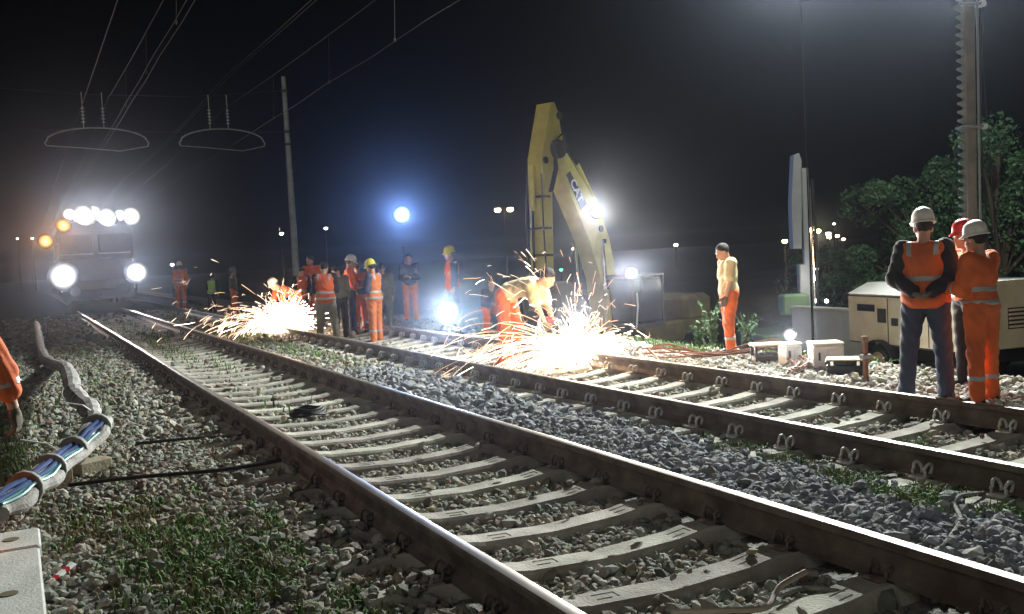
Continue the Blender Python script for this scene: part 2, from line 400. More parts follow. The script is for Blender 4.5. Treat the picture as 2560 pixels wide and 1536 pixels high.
def scatter(zlo, zhi, dens, rlo, rhi):
    area = .5*1.3*(zhi**2-zlo**2); n = int(area*dens)
    zc = np.sqrt(rng.uniform(zlo**2, zhi**2, n)); u = rng.uniform(-.56, .56, n)*zc
    ff = fw*np.array([1, 1, 0]); ff /= np.linalg.norm(ff); rr = np.array([ff[1], -ff[0], 0])
    P = ff[None]*zc[:, None] + rr[None]*u[:, None]
    P = P[(P[:, 0] > -2.5) & (P[:, 0] < 13.5)]
    P[:, 2] = hz(P[:, 0], P[:, 1])
    r = rng.uniform(rlo, rhi, len(P))*np.exp(rng.normal(0, .25, len(P)))
    px, py, z = pixel(P)
    keep = (px > -80) & (px < 2640) & (py < 1640) & (py > 600)
    sl = in_sleeper(P, .005); outer = (P[:, 0] < XL1-.12) | ((P[:, 0] > XR1+.15) & (P[:, 0] < XL2-.35)); keep &= ~(sl & (rng.random(len(P)) > np.where(outer, .5, .012))) & ~near_rail(P)
    keep &= rng.random(len(P)) > .72*weedf(P)
    P, r, sl = P[keep], r[keep], sl[keep]
    P[:, 2] += rng.uniform(-.25, .75, len(P))*r
    P[sl, 2] = .045 + r[sl]*.4
    return P, r
S1 = scatter(4.0, 9.5, 820, .017, .031); S2 = scatter(9.5, 20, 290, .024, .039); S3 = scatter(20, 40, 55, .04, .06)
P = np.concatenate([S1[0], S2[0], S3[0]]); r = np.concatenate([S1[1], S2[1], S3[1]])
# heap of clean blue-grey ballast between the tracks
blue = (P[:, 0] > 3.62) & (P[:, 0] < 5.0) & (P[:, 1] < 14)
px, py, z = pixel(P)
vis = (px > 0) & (px < 2560) & (py > 0) & (py < 1536) & ~blue
idx = np.where(vis)[0]; idx = idx[np.argsort(-(r[idx]/z[idx]))][:300]
single = np.zeros(len(P), bool); single[idx] = True
sm = [mesh_data('stone', SHAPES[k], ICF, M_stone1) for k in range(len(SHAPES))]
for i in idx:
    o = obj('stone', sm[int(rng.integers(0, len(sm)))], ground)
    o.location = P[i]; o.scale = (r[i],)*3; o.rotation_euler = (rng.normal(0, .6), rng.normal(0, .6), rng.uniform(0, 6.28))
v, f = stones(P[~single & ~blue], r[~single & ~blue])
tag(obj('ballast', mesh_data('ballast', v, f, M_stone), ground), kind='stuff')
v, f = stones(P[blue], r[blue]*1.12*rng.uniform(.75, 1.25, blue.sum()))
tag(obj('clean_ballast', mesh_data('clean_ballast', v, f, M_stoneb)), 'clean blue grey ballast heaped between the two tracks', 'ballast', kind='stuff')
# pale rubble beside the far rail
n = 2600; Q = np.stack([rng.normal(8.1, .75, n), rng.uniform(5.2, 17, n), np.zeros(n)], 1)
Q[:, 2] = hz(Q[:, 0], Q[:, 1]); Q = Q[(Q[:, 0] > 7.0) & (Q[:, 0] < 9.9)]; rr_ = rng.uniform(.025, .06, len(Q)); Q[:, 2] += rr_*.3
v, f = stones(Q, rr_)
tag(obj('pale_rubble', mesh_data('pale_rubble', v, f, M_pale)), 'pale broken rubble strewn along the shoulder beyond the far rail', 'rubble', kind='stuff')
n = 260; Q = np.stack([rng.normal(8.3, .5, n), rng.normal(13.6, .8, n), np.zeros(n)], 1); rr_ = rng.uniform(.05, .12, n)
Q[:, 2] = hz(Q[:, 0], Q[:, 1]) + .22*np.exp(-((Q[:, 0]-8.3)/.6)**2-((Q[:, 1]-13.6)/.9)**2)
v, f = stones(Q, rr_)
tag(obj('rubble_pile', mesh_data('rubble_pile', v, f, M_pale)), 'low pile of pale lumps behind the sparks of the near cutter', 'rubble', kind='stuff')

# --- weeds
def blades(n, gen, hmin, hmax, wd, m, name, label, parent=None):
    B = gen(n); n = len(B)
    a = rng.uniform(0, 2*np.pi, n); L = rng.uniform(hmin, hmax, n); lean = rng.uniform(.15, .9, n)
    d = np.stack([np.cos(a), np.sin(a), np.zeros(n)], 1); s = np.stack([-np.sin(a), np.cos(a), np.zeros(n)], 1)
    up = np.array([0, 0, 1.])
    wv = (wd*rng.uniform(.6, 1.4, n))[:, None]
    p1 = B + d*(L*lean*.35)[:, None] + up*(L*.6)[:, None]; p2 = B + d*(L*lean)[:, None] + up*(L*(1-.35*lean))[:, None]
    v = np.stack([B-s*wv*.5, B+s*wv*.5, p1+s*wv*.45, p1-s*wv*.45, p2], 1).reshape(-1, 3)
    b = 5*np.arange(n)[:, None]
    f = np.concatenate([b+np.array([0, 1, 2]), b+np.array([0, 2, 3]), b+np.array([3, 2, 4])])
    return tag(obj(name, mesh_data(name, v, f, m), parent), label, 'weeds', kind='stuff')
def weedgen(which):
    def g(n):
        out = []
        tot = sum(WEEDS[i][2]*WEEDS[i][3]*WEEDS[i][4]/max(.35, (WEEDS[i][1]/9)**1.1) for i in which)
        for i in which:
            x, y, a, b, d = WEEDS[i]; k = int(n*a*b*d/max(.35, (y/9)**1.1)/tot)
            nc = max(4, k//22); cx = rng.normal(0, .55, (nc, 2)); j = rng.integers(0, nc, k)
            q = cx[j] + rng.normal(0, .09, (k, 2)); out.append(np.stack([x+q[:, 0]*a, y+q[:, 1]*b, np.zeros(k)], 1))
        q = np.concatenate(out)
        q = q[~near_rail(q, .08) & ~in_sleeper(q, .0)]; q[:, 2] = hz(q[:, 0], q[:, 1]); return q
    return g
LEFT = [0, 1, 2, 3, 4, 5, 15, 16, 19]; MID = [6, 7, 8, 9, 10, 11, 17]; FARW = [12, 13, 14, 18]
blades(11000, weedgen(LEFT), .02, .085, .013, M_grass, 'weeds', 'low green weeds growing over the ballast left of the near track')
blades(5000, weedgen(LEFT), .02, .1, .009, M_grassd, 'dry_weeds', 'dry yellowish weed stalks among the green left of the near track')
blades(6000, weedgen(MID), .03, .11, .010, M_grass, 'weeds', 'green weeds between the near and the far track')
blades(1500, weedgen(MID), .03, .12, .008, M_grassd, 'dry_weeds', 'dry stalks between the near and the far track')
blades(5000, weedgen(FARW), .05, .2, .016, M_grass, 'weeds', 'taller weeds on the shoulder by the standing man and far along the near track')

# ================================================================== TRACKS
HT = .22
def rail_prof():
    z0 = HT-.18
    h = [(.075, z0), (.075, z0+.012), (.03, z0+.032), (.0095, z0+.055), (.0085, z0+.115), (.016, z0+.13), (.036, z0+.138), (.0375, z0+.166), (.031, z0+.1765), (.014, z0+.18)]
    return h + [(-a, b) for a, b in reversed(h)]
def rail(x, y0, y1, label):
    pr = rail_prof(); n = len(pr); ysr = np.concatenate([np.arange(y0, 30, 1.5), np.arange(30, y1+1, 8.)])
    V = []; Fs = []; mi = []
    for y in ysr:
        dx = .004*math.sin(y*.7+x)+.002*math.sin(y*2.1)
        V += [(a+dx, y, b+.003*math.sin(y*.5+x*2)) for a, b in pr]
    for i in range(len(ysr)-1):
        for k in range(n):
            j = (k+1) % n; Fs.append((i*n+k, i*n+j, i*n+n+j, i*n+n+k)); mi.append(1 if k in (8, 9, 10) else 0)
    Fs += [tuple(range(n)), tuple(range(len(V)-1, len(V)-n-1, -1))]; mi += [0, 0]
    o = obj('rail', mesh_data('rail', V, Fs, [M_rust, M_steel], True, mi), loc=(x, 0, 0))
    o.data.set_sharp_from_angle(angle=R_(30))
    return tag(o, label, 'rail', 'running rails')
rail(XL1, .5, 120, 'left rail of the near track, nearest the cable bundle')
rail(XR1, .5, 120, 'right rail of the near track, gleaming at the lower right')
rail(XL2, .5, 120, 'left rail of the far track, being cut by two crews')
rail(XR2, .5, 120, 'right rail of the far track, beside the helmeted bystanders')

def sleeper_data():
    st = [(-SLH, .03), (-SLH+.04, .045), (-1.02, .045), (-.62, .045), (-.45, .02), (0, .0), (.45, .02), (.62, .045), (1.02, .045), (SLH-.04, .045), (SLH, .03)]
    V = []; Fs = []
    for x, z in st:
        w1, w0 = SLW*.92, SLW*1.15
        V += [(x, -w0, -.16), (x, -w1, z-.018), (x, -w1+.018, z), (x, w1-.018, z), (x, w1, z-.018), (x, w0, -.16)]
    for i in range(len(st)-1):
        for k in range(5): Fs.append((i*6+k, i*6+k+1, i*6+7+k, i*6+6+k))
    Fs += [tuple(range(5, -1, -1)), tuple(range(len(V)-6, len(V)))]
    return mesh_data('sleeper', [(-a, b, c) for a, b, c in V], Fs, M_conc)
SD = sleeper_data()
def clip_data(big):
    m = MB(); r = .0085 if not big else .011
    for s in (-1, 1):      # a pair of spring hooks curling up from the sleeper
        pts = [(.0, s*.045, .0), (.0, s*.05, .05)]
        R0 = .036 if big else .022
        for a in range(0, 226, 25):
            t = R_(a); pts.append((R0*(1-math.cos(t)), s*(.04+.012*math.sin(t)), .05+R0*1.2*math.sin(t)))
        m.tube(pts, r, 6)
    m.box((.0, 0, .008), (.09, .1, .016))
    return m.data('clip', M_clip if big else M_rust, True)
CD, CB = clip_data(False), clip_data(True)
def pad_data(): return MB().box((0, 0, .0), (.2, .17, .012), bev=.004).data('rail_pad', M_iron)
PD = pad_data()
def stamp_data():
    m = MB()
    for (a, b, c, d) in ((0, .03, .12, .003), (.06, 0, .003, .06), (-.02, -.03, .08, .003)): m.box((a, b, 0), (c, d, .004))
    return m.data('stamped_mark', mat('stamp_shadow', (.22, .22, .19), .9))
STD = stamp_data()
ORD = ['first', 'second', 'third', 'fourth', 'fifth', 'sixth', 'seventh', 'eighth', 'ninth', 'tenth', 'eleventh', 'twelfth', 'thirteenth', 'fourteenth', 'fifteenth', 'sixteenth', 'seventeenth', 'eighteenth', 'nineteenth', 'twentieth']
def sleepers(cx, YS, which, big, grp):
    cnt = 0
    for y in sorted(YS):
        q = pixel(np.array([[cx+.6, y, 0]])); q2 = pixel(np.array([[cx-.8, y, 0]]))
        vis = (-50 < q2[0][0]) and (q[1][0] < 1560 or q2[1][0] < 1560) and (q[2][0] > 0)
        o = obj('sleeper', SD, loc=(cx+random.gauss(0, .012), y+random.gauss(0, .006), random.gauss(0, .003)), rot=(0, 0, random.gauss(0, .006)))
        if vis: cnt += 1
        if 1 <= cnt <= 20: lb = f'concrete sleeper of the {which} track, {ORD[cnt-1]} counted from the camera'
        elif cnt == 0: lb = f'concrete sleeper of the {which} track cut off by the bottom edge'
        else: lb = f'concrete sleeper far along the {which} track'
        tag(o, lb, 'sleeper', grp if cnt <= 20 else f'far sleepers of the {which} track')
        if y < 26:
            for xr in (-.825, .825):
                obj('rail_pad', PD, o, (xr, 0, .046))
                for s in (-1, 1):
                    out = (s*xr > 0)
                    c = obj('clip', CB if big else CD, o, (xr+s*(.125 if big else .1), 0, .045), (0, 0, math.pi if s > 0 else 0))
        if y < 8 and which == 'near':
            for xr in (-.33, .5):
                obj('stamped_mark', STD, o, (xr, random.uniform(-.02, .02), .0015+np.interp(abs(xr), [0, .45, .62], [0, .02, .045])), (0, -math.atan(np.interp(abs(xr), [0, .44, .46, .62], [.045, .045, .147, .147]))*(1 if xr > 0 else -1), 0))
sleepers((XL1+XR1)/2, YS1, 'near', False, 'sleepers of the near track')
sleepers((XL2+XR2)/2, YS2, 'far', True, 'sleepers of the far track')

# ================================================================== OVERHEAD LINE
YP = 31.5    # portal position along the track
def catenary(x, zc_, zm, label, drops, ins, dbl=.0):
    t = thing('catenary', label, 'overhead wires', (x, YP, 0))
    def zmess(y): 
        u = ((y+8) % 40)/40.0-.5
        return zm - .35 + .35*(2*u)**2
    for dx in ((-dbl, dbl) if dbl else (0,)):
        MB().tube([(dx, y-YP, zc_+.02*math.sin(y)) for y in np.linspace(.5, 110, 40)], .0065, 6).build('contact_wire', M_wire, t, True)
    MB().tube([(.05, y-YP, zmess(y)) for y in np.linspace(.5, 110, 60)], .007, 6).build('messenger_wire', M_wire, t, True)
    for y in drops:
        m = MB().tube([(0, y-YP, zc_+.01), (.05, y-YP, zmess(y))], .007, 6)
        m.box((0, y-YP, zc_+.02), (.03, .05, .06)); m.build('dropper', M_wire, t)
    for y, zz in ins:
        m = MB()
        for k in range(3):
            m.lathe((.05, y-YP+k*.22, zz), [(.012, -.05), (.055, -.03), (.065, -.01), (.02, .0), (.018, .03)], 12, (0, 1, 0))
        m.build('insulator', M_insul, t, True)
    return t
catenary(2.62, 5.78, 6.9, 'overhead contact wire and messenger above the near track', [9, 13, 17.5, 22, 26.5], [(9.3, 5.9), (10.2, 5.9), (15.4, 5.85)], .06)
catenary(5.95, 5.32, 6.6, 'overhead wires with hanging droppers above the far track', [9.9, 12.6, 16, 20, 25], [(9.8, 6.35), (10.6, 6.35)], .0)
o = MB().tube([(0, y, -.25+.25*(((y+5) % 36)/18-1)**2) for y in np.linspace(.5, 110, 60)], .013, 6).tube([(.16, y, -.2+.25*(((y+5) % 36)/18-1)**2) for y in np.linspace(.5, 110, 60)], .013, 6).build('feeder_wire', M_wire, None, True, (6.0, 0, 7.5))
tag(o, 'pair of feeder wires running above the far track catenary', 'wire')
o = MB().tube([(0, y, 0) for y in np.linspace(.5, 110, 30)], .012, 6).build('return_wire', M_wire, None, True, (1.9, 0, 6.6))
tag(o, 'thin single wire left of the near track catenary', 'wire')
# mast and arched hangers
pb = Vector((7.88, YP, float(hz(7.88, YP))))
t = thing('catenary_mast', 'tall slim steel mast carrying the overhead line behind the left cutting crew', 'mast', pb)
MB().lathe((0, 0, 0), [(.13, 0), (.12, .6), (.075, 7.6), (.07, 7.65)], 12).build('pole', M_pole, t, True)
MB().box((0, 0, .12), (.5, .5, .24), bev=.03).build('footing', M_slab, t)
for z in (5.5, 5.9, 7.2): MB().lathe((0, 0, z), [(.1, -.04), (.11, -.03), (.11, .03), (.1, .04)], 12).build('clamp_band', M_iron, t)
MB().tube([(0, 0, 5.9), (-3, .0, 5.86), (-6.5, 0, 5.9), (-9.5, 0, 6.0)], .009, 6).build('cross_span_wire', M_wire, t, True)
MB().tube([(0, 0, 7.2), (-3, .0, 6.95), (-6.5, 0, 6.95), (-9.5, 0, 7.2)], .008, 6).build('upper_span_wire', M_wire, t, True)
for cx, w2, lb in ((2.25, 1.42, 'arched green hanger over the near track above the work train'), (5.85, 1.3, 'arched hanger over the far track right of the work train')):
    t = thing('arched_hanger', lb, 'hanger', (cx, YP, 5.55), 0, 'arched overhead hangers')
    arc = [(-w2+.04, 0, -.14), (-w2, 0, -.06), (-w2+.06, 0, .02)] + [(w2*math.sin(a), 0, -.12+.5*math.cos(a*.93)) for a in np.linspace(-1.2, 1.2, 15)] + [(w2-.05, 0, .02), (w2, 0, -.07), (w2-.03, 0, -.16)]
    MB().tube(arc, .022, 8).build('arch_tube', M_pole, t, True)
    MB().tube([(-w2+.04, 0, -.14), (-.5, 0, -.2), (.6, 0, -.3), (w2-.03, 0, -.16)], .012, 6).build('tie_rod', M_pole, t, True)
    for x in (-.35, .2):
        m = MB().tube([(x, 0, .36), (x, 0, 1.42)], .012, 6)
        for k in range(5): m.lathe((x, 0, .55+k*.1), [(.02, -.03), (.055, 0), (.02, .03)], 10)
        m.build('insulator', M_insul, t, True)

# ================================================================== PEOPLE (signed-distance bodies, surface nets)
def RX(a): c, s = math.cos(a), math.sin(a); return np.array([[1, 0, 0], [0, c, -s], [0, s, c]])
def RY(a): c, s = math.cos(a), math.sin(a); return np.array([[c, 0, s], [0, 1, 0], [-s, 0, c]])
def RZ(a): c, s = math.cos(a), math.sin(a); return np.array([[c, -s, 0], [s, c, 0], [0, 0, 1]])
def cone(a, b, ra, rb): return ('c', np.asarray(a, float), np.asarray(b, float), ra, rb)
def ell(c, r, R=None): return ('e', np.asarray(c, float), np.asarray(r, float), np.eye(3) if R is None else R)
def sdf_mesh(prims, res, k=.035, infl=0., clips=(), wrinkle=0., seed=0.):
    lo = np.full(3, 1e9); hi = np.full(3, -1e9); bb = []
    for p in prims:
        if p[0] == 'c':
            m = max(p[3], p[4])+infl+.02; a = np.minimum(p[1], p[2])-m; b = np.maximum(p[1], p[2])+m
        else:
            m = p[2].max()+infl+.02; a = p[1]-m; b = p[1]+m
        bb.append((a, b)); lo = np.minimum(lo, a); hi = np.maximum(hi, b)
    lo -= 2*res; n = np.ceil((hi-lo)/res).astype(int)+3
    D = np.full(n, 1.0, np.float32)
    ax = [lo[i]+res*np.arange(n[i]) for i in range(3)]
    for p, (a, b) in zip(prims, bb):
        pad = k+res
        i0 = np.maximum(((a-pad-lo)/res).astype(int), 0); i1 = np.minimum(((b+pad-lo)/res).astype(int)+2, n)
        X, Y, Z = np.meshgrid(*[ax[i][i0[i]:i1[i]] for i in range(3)], indexing='ij')
        Pt = np.stack([X, Y, Z], -1)
        if p[0] == 'c':
            ba = p[2]-p[1]; L = float(ba @ ba)+1e-12
            t = np.clip(((Pt-p[1]) @ ba)/L, 0, 1)
            d = np.linalg.norm(Pt-p[1]-t[..., None]*ba, axis=-1) - (p[3]+(p[4]-p[3])*t) - infl
        else:
            q = (Pt-p[1]) @ p[3]; rr = p[2]+infl
            k0 = np.linalg.norm(q/rr, axis=-1); k1 = np.linalg.norm(q/(rr*rr), axis=-1)+1e-9
            d = k0*(k0-1)/k1
        S = D[i0[0]:i1[0], i0[1]:i1[1], i0[2]:i1[2]]
        h = np.clip(.5+.5*(d-S)/k, 0, 1)
        S[...] = d+(S-d)*h-k*h*(1-h)
    if clips or wrinkle:
        X, Y, Z = np.meshgrid(*ax, indexing='ij', sparse=True)
        if wrinkle:
            D += wrinkle*((1-2*np.abs(np.sin(Z*21+3*np.sin(X*13+seed)+2.5*np.sin(Y*15+seed*1.7)+seed)))*.9+.8*(1-2*np.abs(np.sin(X*16+Z*9+2*np.sin(Z*11+seed)+Y*12)))*(.5+.5*np.sin(Z*6+seed))+.35*np.sin(Z*52+X*24-Y*31+seed*3))
        for (pt, nn) in clips:   # keep the side where (x-pt).n < 0
            D = np.maximum(D, (X-pt[0])*nn[0]+(Y-pt[1])*nn[1]+(Z-pt[2])*nn[2])
    s = D < 0
    c = np.zeros(np.array(s.shape)-1, np.int8)
    for i in (0, 1):
        for j in (0, 1):
            for l in (0, 1): c += s[i:s.shape[0]-1+i, j:s.shape[1]-1+j, l:s.shape[2]-1+l]
    act = (c > 0) & (c < 8); ii = np.argwhere(act)
    if len(ii) == 0: return np.zeros((0, 3)), np.zeros((0, 4), int)
    vid = np.full(act.shape, -1, int); vid[act] = np.arange(len(ii))
    acc = np.zeros((len(ii), 3)); cnt = np.zeros(len(ii))
    for axis in range(3):
        o1, o2 = [a_ for a_ in range(3) if a_ != axis]
        for u in (0, 1):
            for w_ in (0, 1):
                p0 = ii.copy(); p0[:, o1] += u; p0[:, o2] += w_; p1 = p0.copy(); p1[:, axis] += 1
                d0 = D[p0[:, 0], p0[:, 1], p0[:, 2]]; d1 = D[p1[:, 0], p1[:, 1], p1[:, 2]]
                x = (d0 < 0) != (d1 < 0)
                t = np.where(x, d0/np.where(x, d0-d1, 1), 0)
                q = p0.astype(float); q[:, axis] += t
                acc[x] += q[x]; cnt[x] += 1
    v = lo + res*acc/cnt[:, None]
    Fs = []
    for axis in range(3):
        o1, o2 = (axis+1) % 3, (axis+2) % 3
        sl0 = [slice(None)]*3; sl1 = [slice(None)]*3; sl0[axis] = slice(0, -1); sl1[axis] = slice(1, None)
        e = np.argwhere(s[tuple(sl0)] != s[tuple(sl1)])
        e = e[(e[:, o1] > 0) & (e[:, o2] > 0) & (e[:, o1] < act.shape[o1]) & (e[:, o2] < act.shape[o2])]
        flip = s[e[:, 0], e[:, 1], e[:, 2]]
        q = []
        for (u, w_) in ((1, 1), (0, 1), (0, 0), (1, 0)):
            p = e.copy(); p[:, o1] -= u; p[:, o2] -= w_; q.append(vid[p[:, 0], p[:, 1], p[:, 2]])
        q = np.stack(q, 1); q[~flip] = q[~flip][:, ::-1]
        Fs.append(q)
    f = np.concatenate(Fs); f = f[(f >= 0).all(1)]
    return v, f
def sdf_obj(name, prims, m, parent, res, **kw):
    v, f = sdf_mesh(prims, res, **kw)
    if len(f) == 0: return None
    o = obj(name, mesh_data(name, v, f, m, True), parent)
    return o

def nrm(v): v = np.asarray(v, float); return v/np.linalg.norm(v)
def hand_prims(w, d, side, up, curl=.5, fist=False):
    # palm from wrist w along d; 'side' = direction across the knuckles towards the thumb; up = back of the hand
    d = nrm(d); up = nrm(np.asarray(up)-d*np.dot(up, d)); side = nrm(side-d*np.dot(side, d)); dn = -np.cross(d, side)
    if np.dot(dn, up) > 0: dn = -dn      # dn: palm side
    P = [cone(w, w+d*.02, .026, .028), ell(w+d*.055, (.046, .042, .018), np.stack([d, side, dn], 1)), cone(w+d*.03+side*.02, w+d*.075+side*.028, .016, .014), cone(w+d*.03-side*.02, w+d*.075-side*.028, .016, .014)]
    Ls = [(.03, .038), (.0105, .045), (-.0105, .042), (-.03, .033)]
    for off, L in Ls:
        b = w+d*.088+side*off; a1 = .25+curl*.5; a2 = .5+curl*1.1; a3 = .7+curl*1.5
        k1 = b+(d*math.cos(a1)+dn*math.sin(a1))*L; k2 = k1+(d*math.cos(a2)+dn*math.sin(a2))*L*.62; k3 = k2+(d*math.cos(a3)+dn*math.sin(a3))*L*.5
        P += [cone(b, k1, .0098, .0092), cone(k1, k2, .0092, .0085), cone(k2, k3, .0085, .0072)]
    tb = w+d*.03+side*.032; t1 = tb+nrm(d*.7+side*.6+dn*.35)*.042; t2 = t1+nrm(d*.95+side*.1+dn*.4)*.032
    P += [cone(tb, t1, .0135, .0115), cone(t1, t2, .0115, .0085)]
    return P

def person(label, loc, rz, s=1., lean=0., side=0., arms=None, legs=None, head=(0, 0), spine=0., jacket=None, sleeves='long', vest=None, trousers=M_orange, helmet=None, hair=M_hair, hands=('skin', 'skin'), bands=True, legband=False, res=.016, build=1., collar=None, belt=None, footdir=None, group='railway workers', curl=.5, badge=None, twist=0., bandz=None):
    T = thing('person', label, 'person', loc, rz, group); T.scale = (s, s, s)
    legs = legs or [((-.04, .0, -1), (-.02, -.02, -1)), ((.04, .0, -1), (.02, -.02, -1))]
    arms = arms or [((-.16, .02, -1), (-.02, .18, -1)), ((.16, .02, -1), (.02, .18, -1))]
    hw = .095
    # legs first, to find pelvis height
    drop = []
    for i in (0, 1):
        th, sh = nrm(legs[i][0])*.43, nrm(legs[i][1])*.41; drop.append((th+sh)[2])
    pz = .085 - min(drop)
    hip = [np.array([-hw, 0, pz]), np.array([hw, 0, pz])]
    kn = []; an = []
    for i in (0, 1):
        k_ = hip[i]+nrm(legs[i][0])*.43; kn.append(k_); an.append(k_+nrm(legs[i][1])*.41)
    mx = (an[0][0]+an[1][0])/2; my = (an[0][1]+an[1][1])/2
    shift = np.array([-mx, -my, 0])
    hip = [h+shift for h in hip]; kn = [h+shift for h in kn]; an = [h+shift for h in an]
    pel = np.array([0, 0, pz])+shift
    R = RY(side) @ RX(-lean); R2 = R @ RZ(twist) @ RX(-spine)
    def tp(x, y, z): return pel+R @ np.array([x, y, z])          # lower torso frame
    w_ = tp(0, 0, .16)
    def up(x, y, z): return w_+R2 @ np.array([x, y, z-.16])       # upper torso frame
    b = build
    sh = [up(-.175, -.005, .475), up(.175, -.005, .475)]
    nk = up(0, -.01, .5)
    Rh = R2 @ RX(lean*.45+spine*.5) @ RZ(head[0]) @ RX(-head[1])
    hc = nk + (R2 @ RX(lean*.3)) @ np.array([0, .015, .08]) + Rh @ np.array([0, .015, .085])
    def hp(x, y, z): return hc+Rh @ np.array([x, y, z])
    el = []; wr = []
    for i in (0, 1):
        e = sh[i]+nrm(arms[i][0])*.285; el.append(e); wr.append(e+nrm(arms[i][1])*.25)
    legP = []
    for i in (0, 1):
        legP += [cone(hip[i]+np.array([0, 0, .02]), kn[i], .092*b, .058), cone(kn[i], an[i], .056, .041), cone(kn[i]*.7+an[i]*.3+np.array([0, -.015, 0]), kn[i]*.4+an[i]*.6, .05, .042)]
    pelP = [ell(tp(0, -.005, .03), (.155*b, .115*b, .12), R)]
    torsoP = [ell(tp(0, 0, .13), (.14*b, .105*b, .12), R), ell(up(0, .005, .31), (.16*b, .115*b, .17), R2), ell(up(0, -.01, .41), (.165, .1, .09), R2), cone(up(-.1, -.01, .46), sh[0], .06, .056), cone(up(.1, -.01, .46), sh[1], .06, .056)]
    armU = [cone(sh[i], el[i], .052*b, .041) for i in (0, 1)]; armL = [cone(el[i], wr[i], .041, .028) for i in (0, 1)]
    neck = [cone(nk, hc+Rh @ np.array([0, -.02, -.05]), .056, .052)]
    headP = [ell(hp(0, -.012, .025), (.075, .095, .095), Rh), ell(hp(0, .025, -.03), (.06, .075, .085), Rh), ell(hp(0, .075, -.085), (.03, .025, .022), Rh),
             cone(hp(0, .092, .01), hp(0, .112, -.028), .008, .014), ell(hp(0, .085, .03), (.05, .014, .01), Rh), ell(hp(0, .09, -.058), (.024, .014, .01), Rh),
             ell(hp(-.076, -.01, -.01), (.01, .02, .032), Rh), ell(hp(.076, -.01, -.01), (.01, .02, .032), Rh)]
    sdf_obj('body', legP+pelP+torsoP+armU+armL+neck+headP, M_skin, T, res*.9, k=.02)
    for sx in (-1, 1): MB().sphere(hp(sx*.03, .088, .012), .011, 5, sc_=(1.3, .6, .7)).build('eye', M_eye, T, True)
    if trousers:
        P = [cone(hip[i]+np.array([0, 0, .01]), kn[i], .098*b, .073) for i in (0, 1)]
        for i in (0, 1):
            a_ = an[i]+nrm(an[i]-kn[i])*.01; P.append(cone(kn[i], a_, .071, .066))
        P += [ell(tp(0, -.005, .04), (.162*b, .122*b, .13), R)]
        o = sdf_obj('trousers', P, trousers, T, res, k=.03, infl=.004, wrinkle=.005, seed=len(label))
        if legband:
            for i in (0, 1):
                for f_ in ((.5, .64) if legband == 2 else (.55,)):
                    c_ = kn[i]*(1-f_)+an[i]*f_; d_ = nrm(an[i]-kn[i])
                    sdf_obj('reflective_band', [cone(kn[i], an[i], .071, .066)], M_refl, T, min(res, .012), infl=.011, clips=[(c_+d_*.026, d_), (c_-d_*.026, -d_)])
    if belt: sdf_obj('belt', pelP+torsoP[:1], belt, T, min(res, .014), k=.03, infl=.016, clips=[(tp(0, 0, .135), R @ np.array([0, 0, 1.])), (tp(0, 0, .095), R @ np.array([0, 0, -1.]))])
    for i in (0, 1):
        fd = np.array([(-.12, .2)[i], 1., 0]) if footdir is None else np.array([*footdir[i], 0.]); fd = nrm(fd); a = an[i]
        sdf_obj('boot', [cone(a+np.array([0, 0, .1]), a+np.array([0, 0, -.01]), .056, .055), cone(a-fd*.035+np.array([0, 0, -.04]), a+fd*.06+np.array([0, 0, -.04]), .042, .045), cone(a+fd*.06+np.array([0, 0, -.045]), a+fd*.15+np.array([0, 0, -.055]), .045, .034)], M_boot, T, res, k=.03, clips=[(a-np.array([0, 0, .085]), np.array([0, 0, -1.]))])
    if jacket:
        P = list(torsoP) + [ell(tp(0, 0, .06), (.155*b, .118*b, .1), R)]
        if sleeves == 'long': P += [cone(sh[i], el[i], .06*b, .053) for i in (0, 1)] + [cone(el[i], el[i]+(wr[i]-el[i])*.93, .053, .043) for i in (0, 1)]
        elif sleeves == 'half': P += [cone(sh[i], el[i], .06*b, .055) for i in (0, 1)] + [cone(el[i], el[i]+(wr[i]-el[i])*.45, .055, .055) for i in (0, 1)]
        elif sleeves == 'short': P += [cone(sh[i], sh[i]+(el[i]-sh[i])*.75, .063*b, .068) for i in (0, 1)]
        sdf_obj('jacket' if sleeves == 'long' else 'shirt', P, jacket, T, res, k=.035, infl=.016, wrinkle=.0045, seed=len(label)+2, clips=[(tp(0, 0, -.005), R @ np.array([0, 0, -1.]))])
    vb = torsoP[:3] + [cone(up(-.09, -.01, .46), up(-.14, -.01, .465), .06, .06), cone(up(.09, -.01, .46), up(.14, -.01, .465), .06, .06), ell(tp(0, 0, .03), (.165*b, .13*b, .12), R)]
    if vest:
        sdf_obj('vest', vb, vest, T, res, k=.03, infl=.032, wrinkle=.004, seed=len(label)+5, clips=[(tp(0, 0, -.07), R @ np.array([0, 0, -1.])), (up(0, 0, .54), R2 @ np.array([0, 0, 1.]))])
    if bands and (vest or jacket in (M_orange, M_orange2, M_ochre)):
        for z in (bandz or ((.03, .15) if vest else (.07, .2))):
            sdf_obj('reflective_band', vb if vest else torsoP[:2]+[ell(tp(0, 0, .06), (.155*b, .118*b, .1), R)], M_refl, T, min(res, .012), k=.03, infl=.039 if vest else .024, clips=[(tp(0, 0, z+.027), R @ np.array([0, 0, 1.])), (tp(0, 0, z-.027), R @ np.array([0, 0, -1.]))])
        if sleeves in ('long', 'half') and not vest:
            for i in (0, 1):
                f_ = .25; c_ = el[i]*(1-f_)+wr[i]*f_; d_ = nrm(wr[i]-el[i])
                sdf_obj('reflective_band', [cone(el[i], wr[i], .055, .05)], M_refl, T, min(res, .012), infl=.021, clips=[(c_+d_*.025, d_), (c_-d_*.025, -d_)])
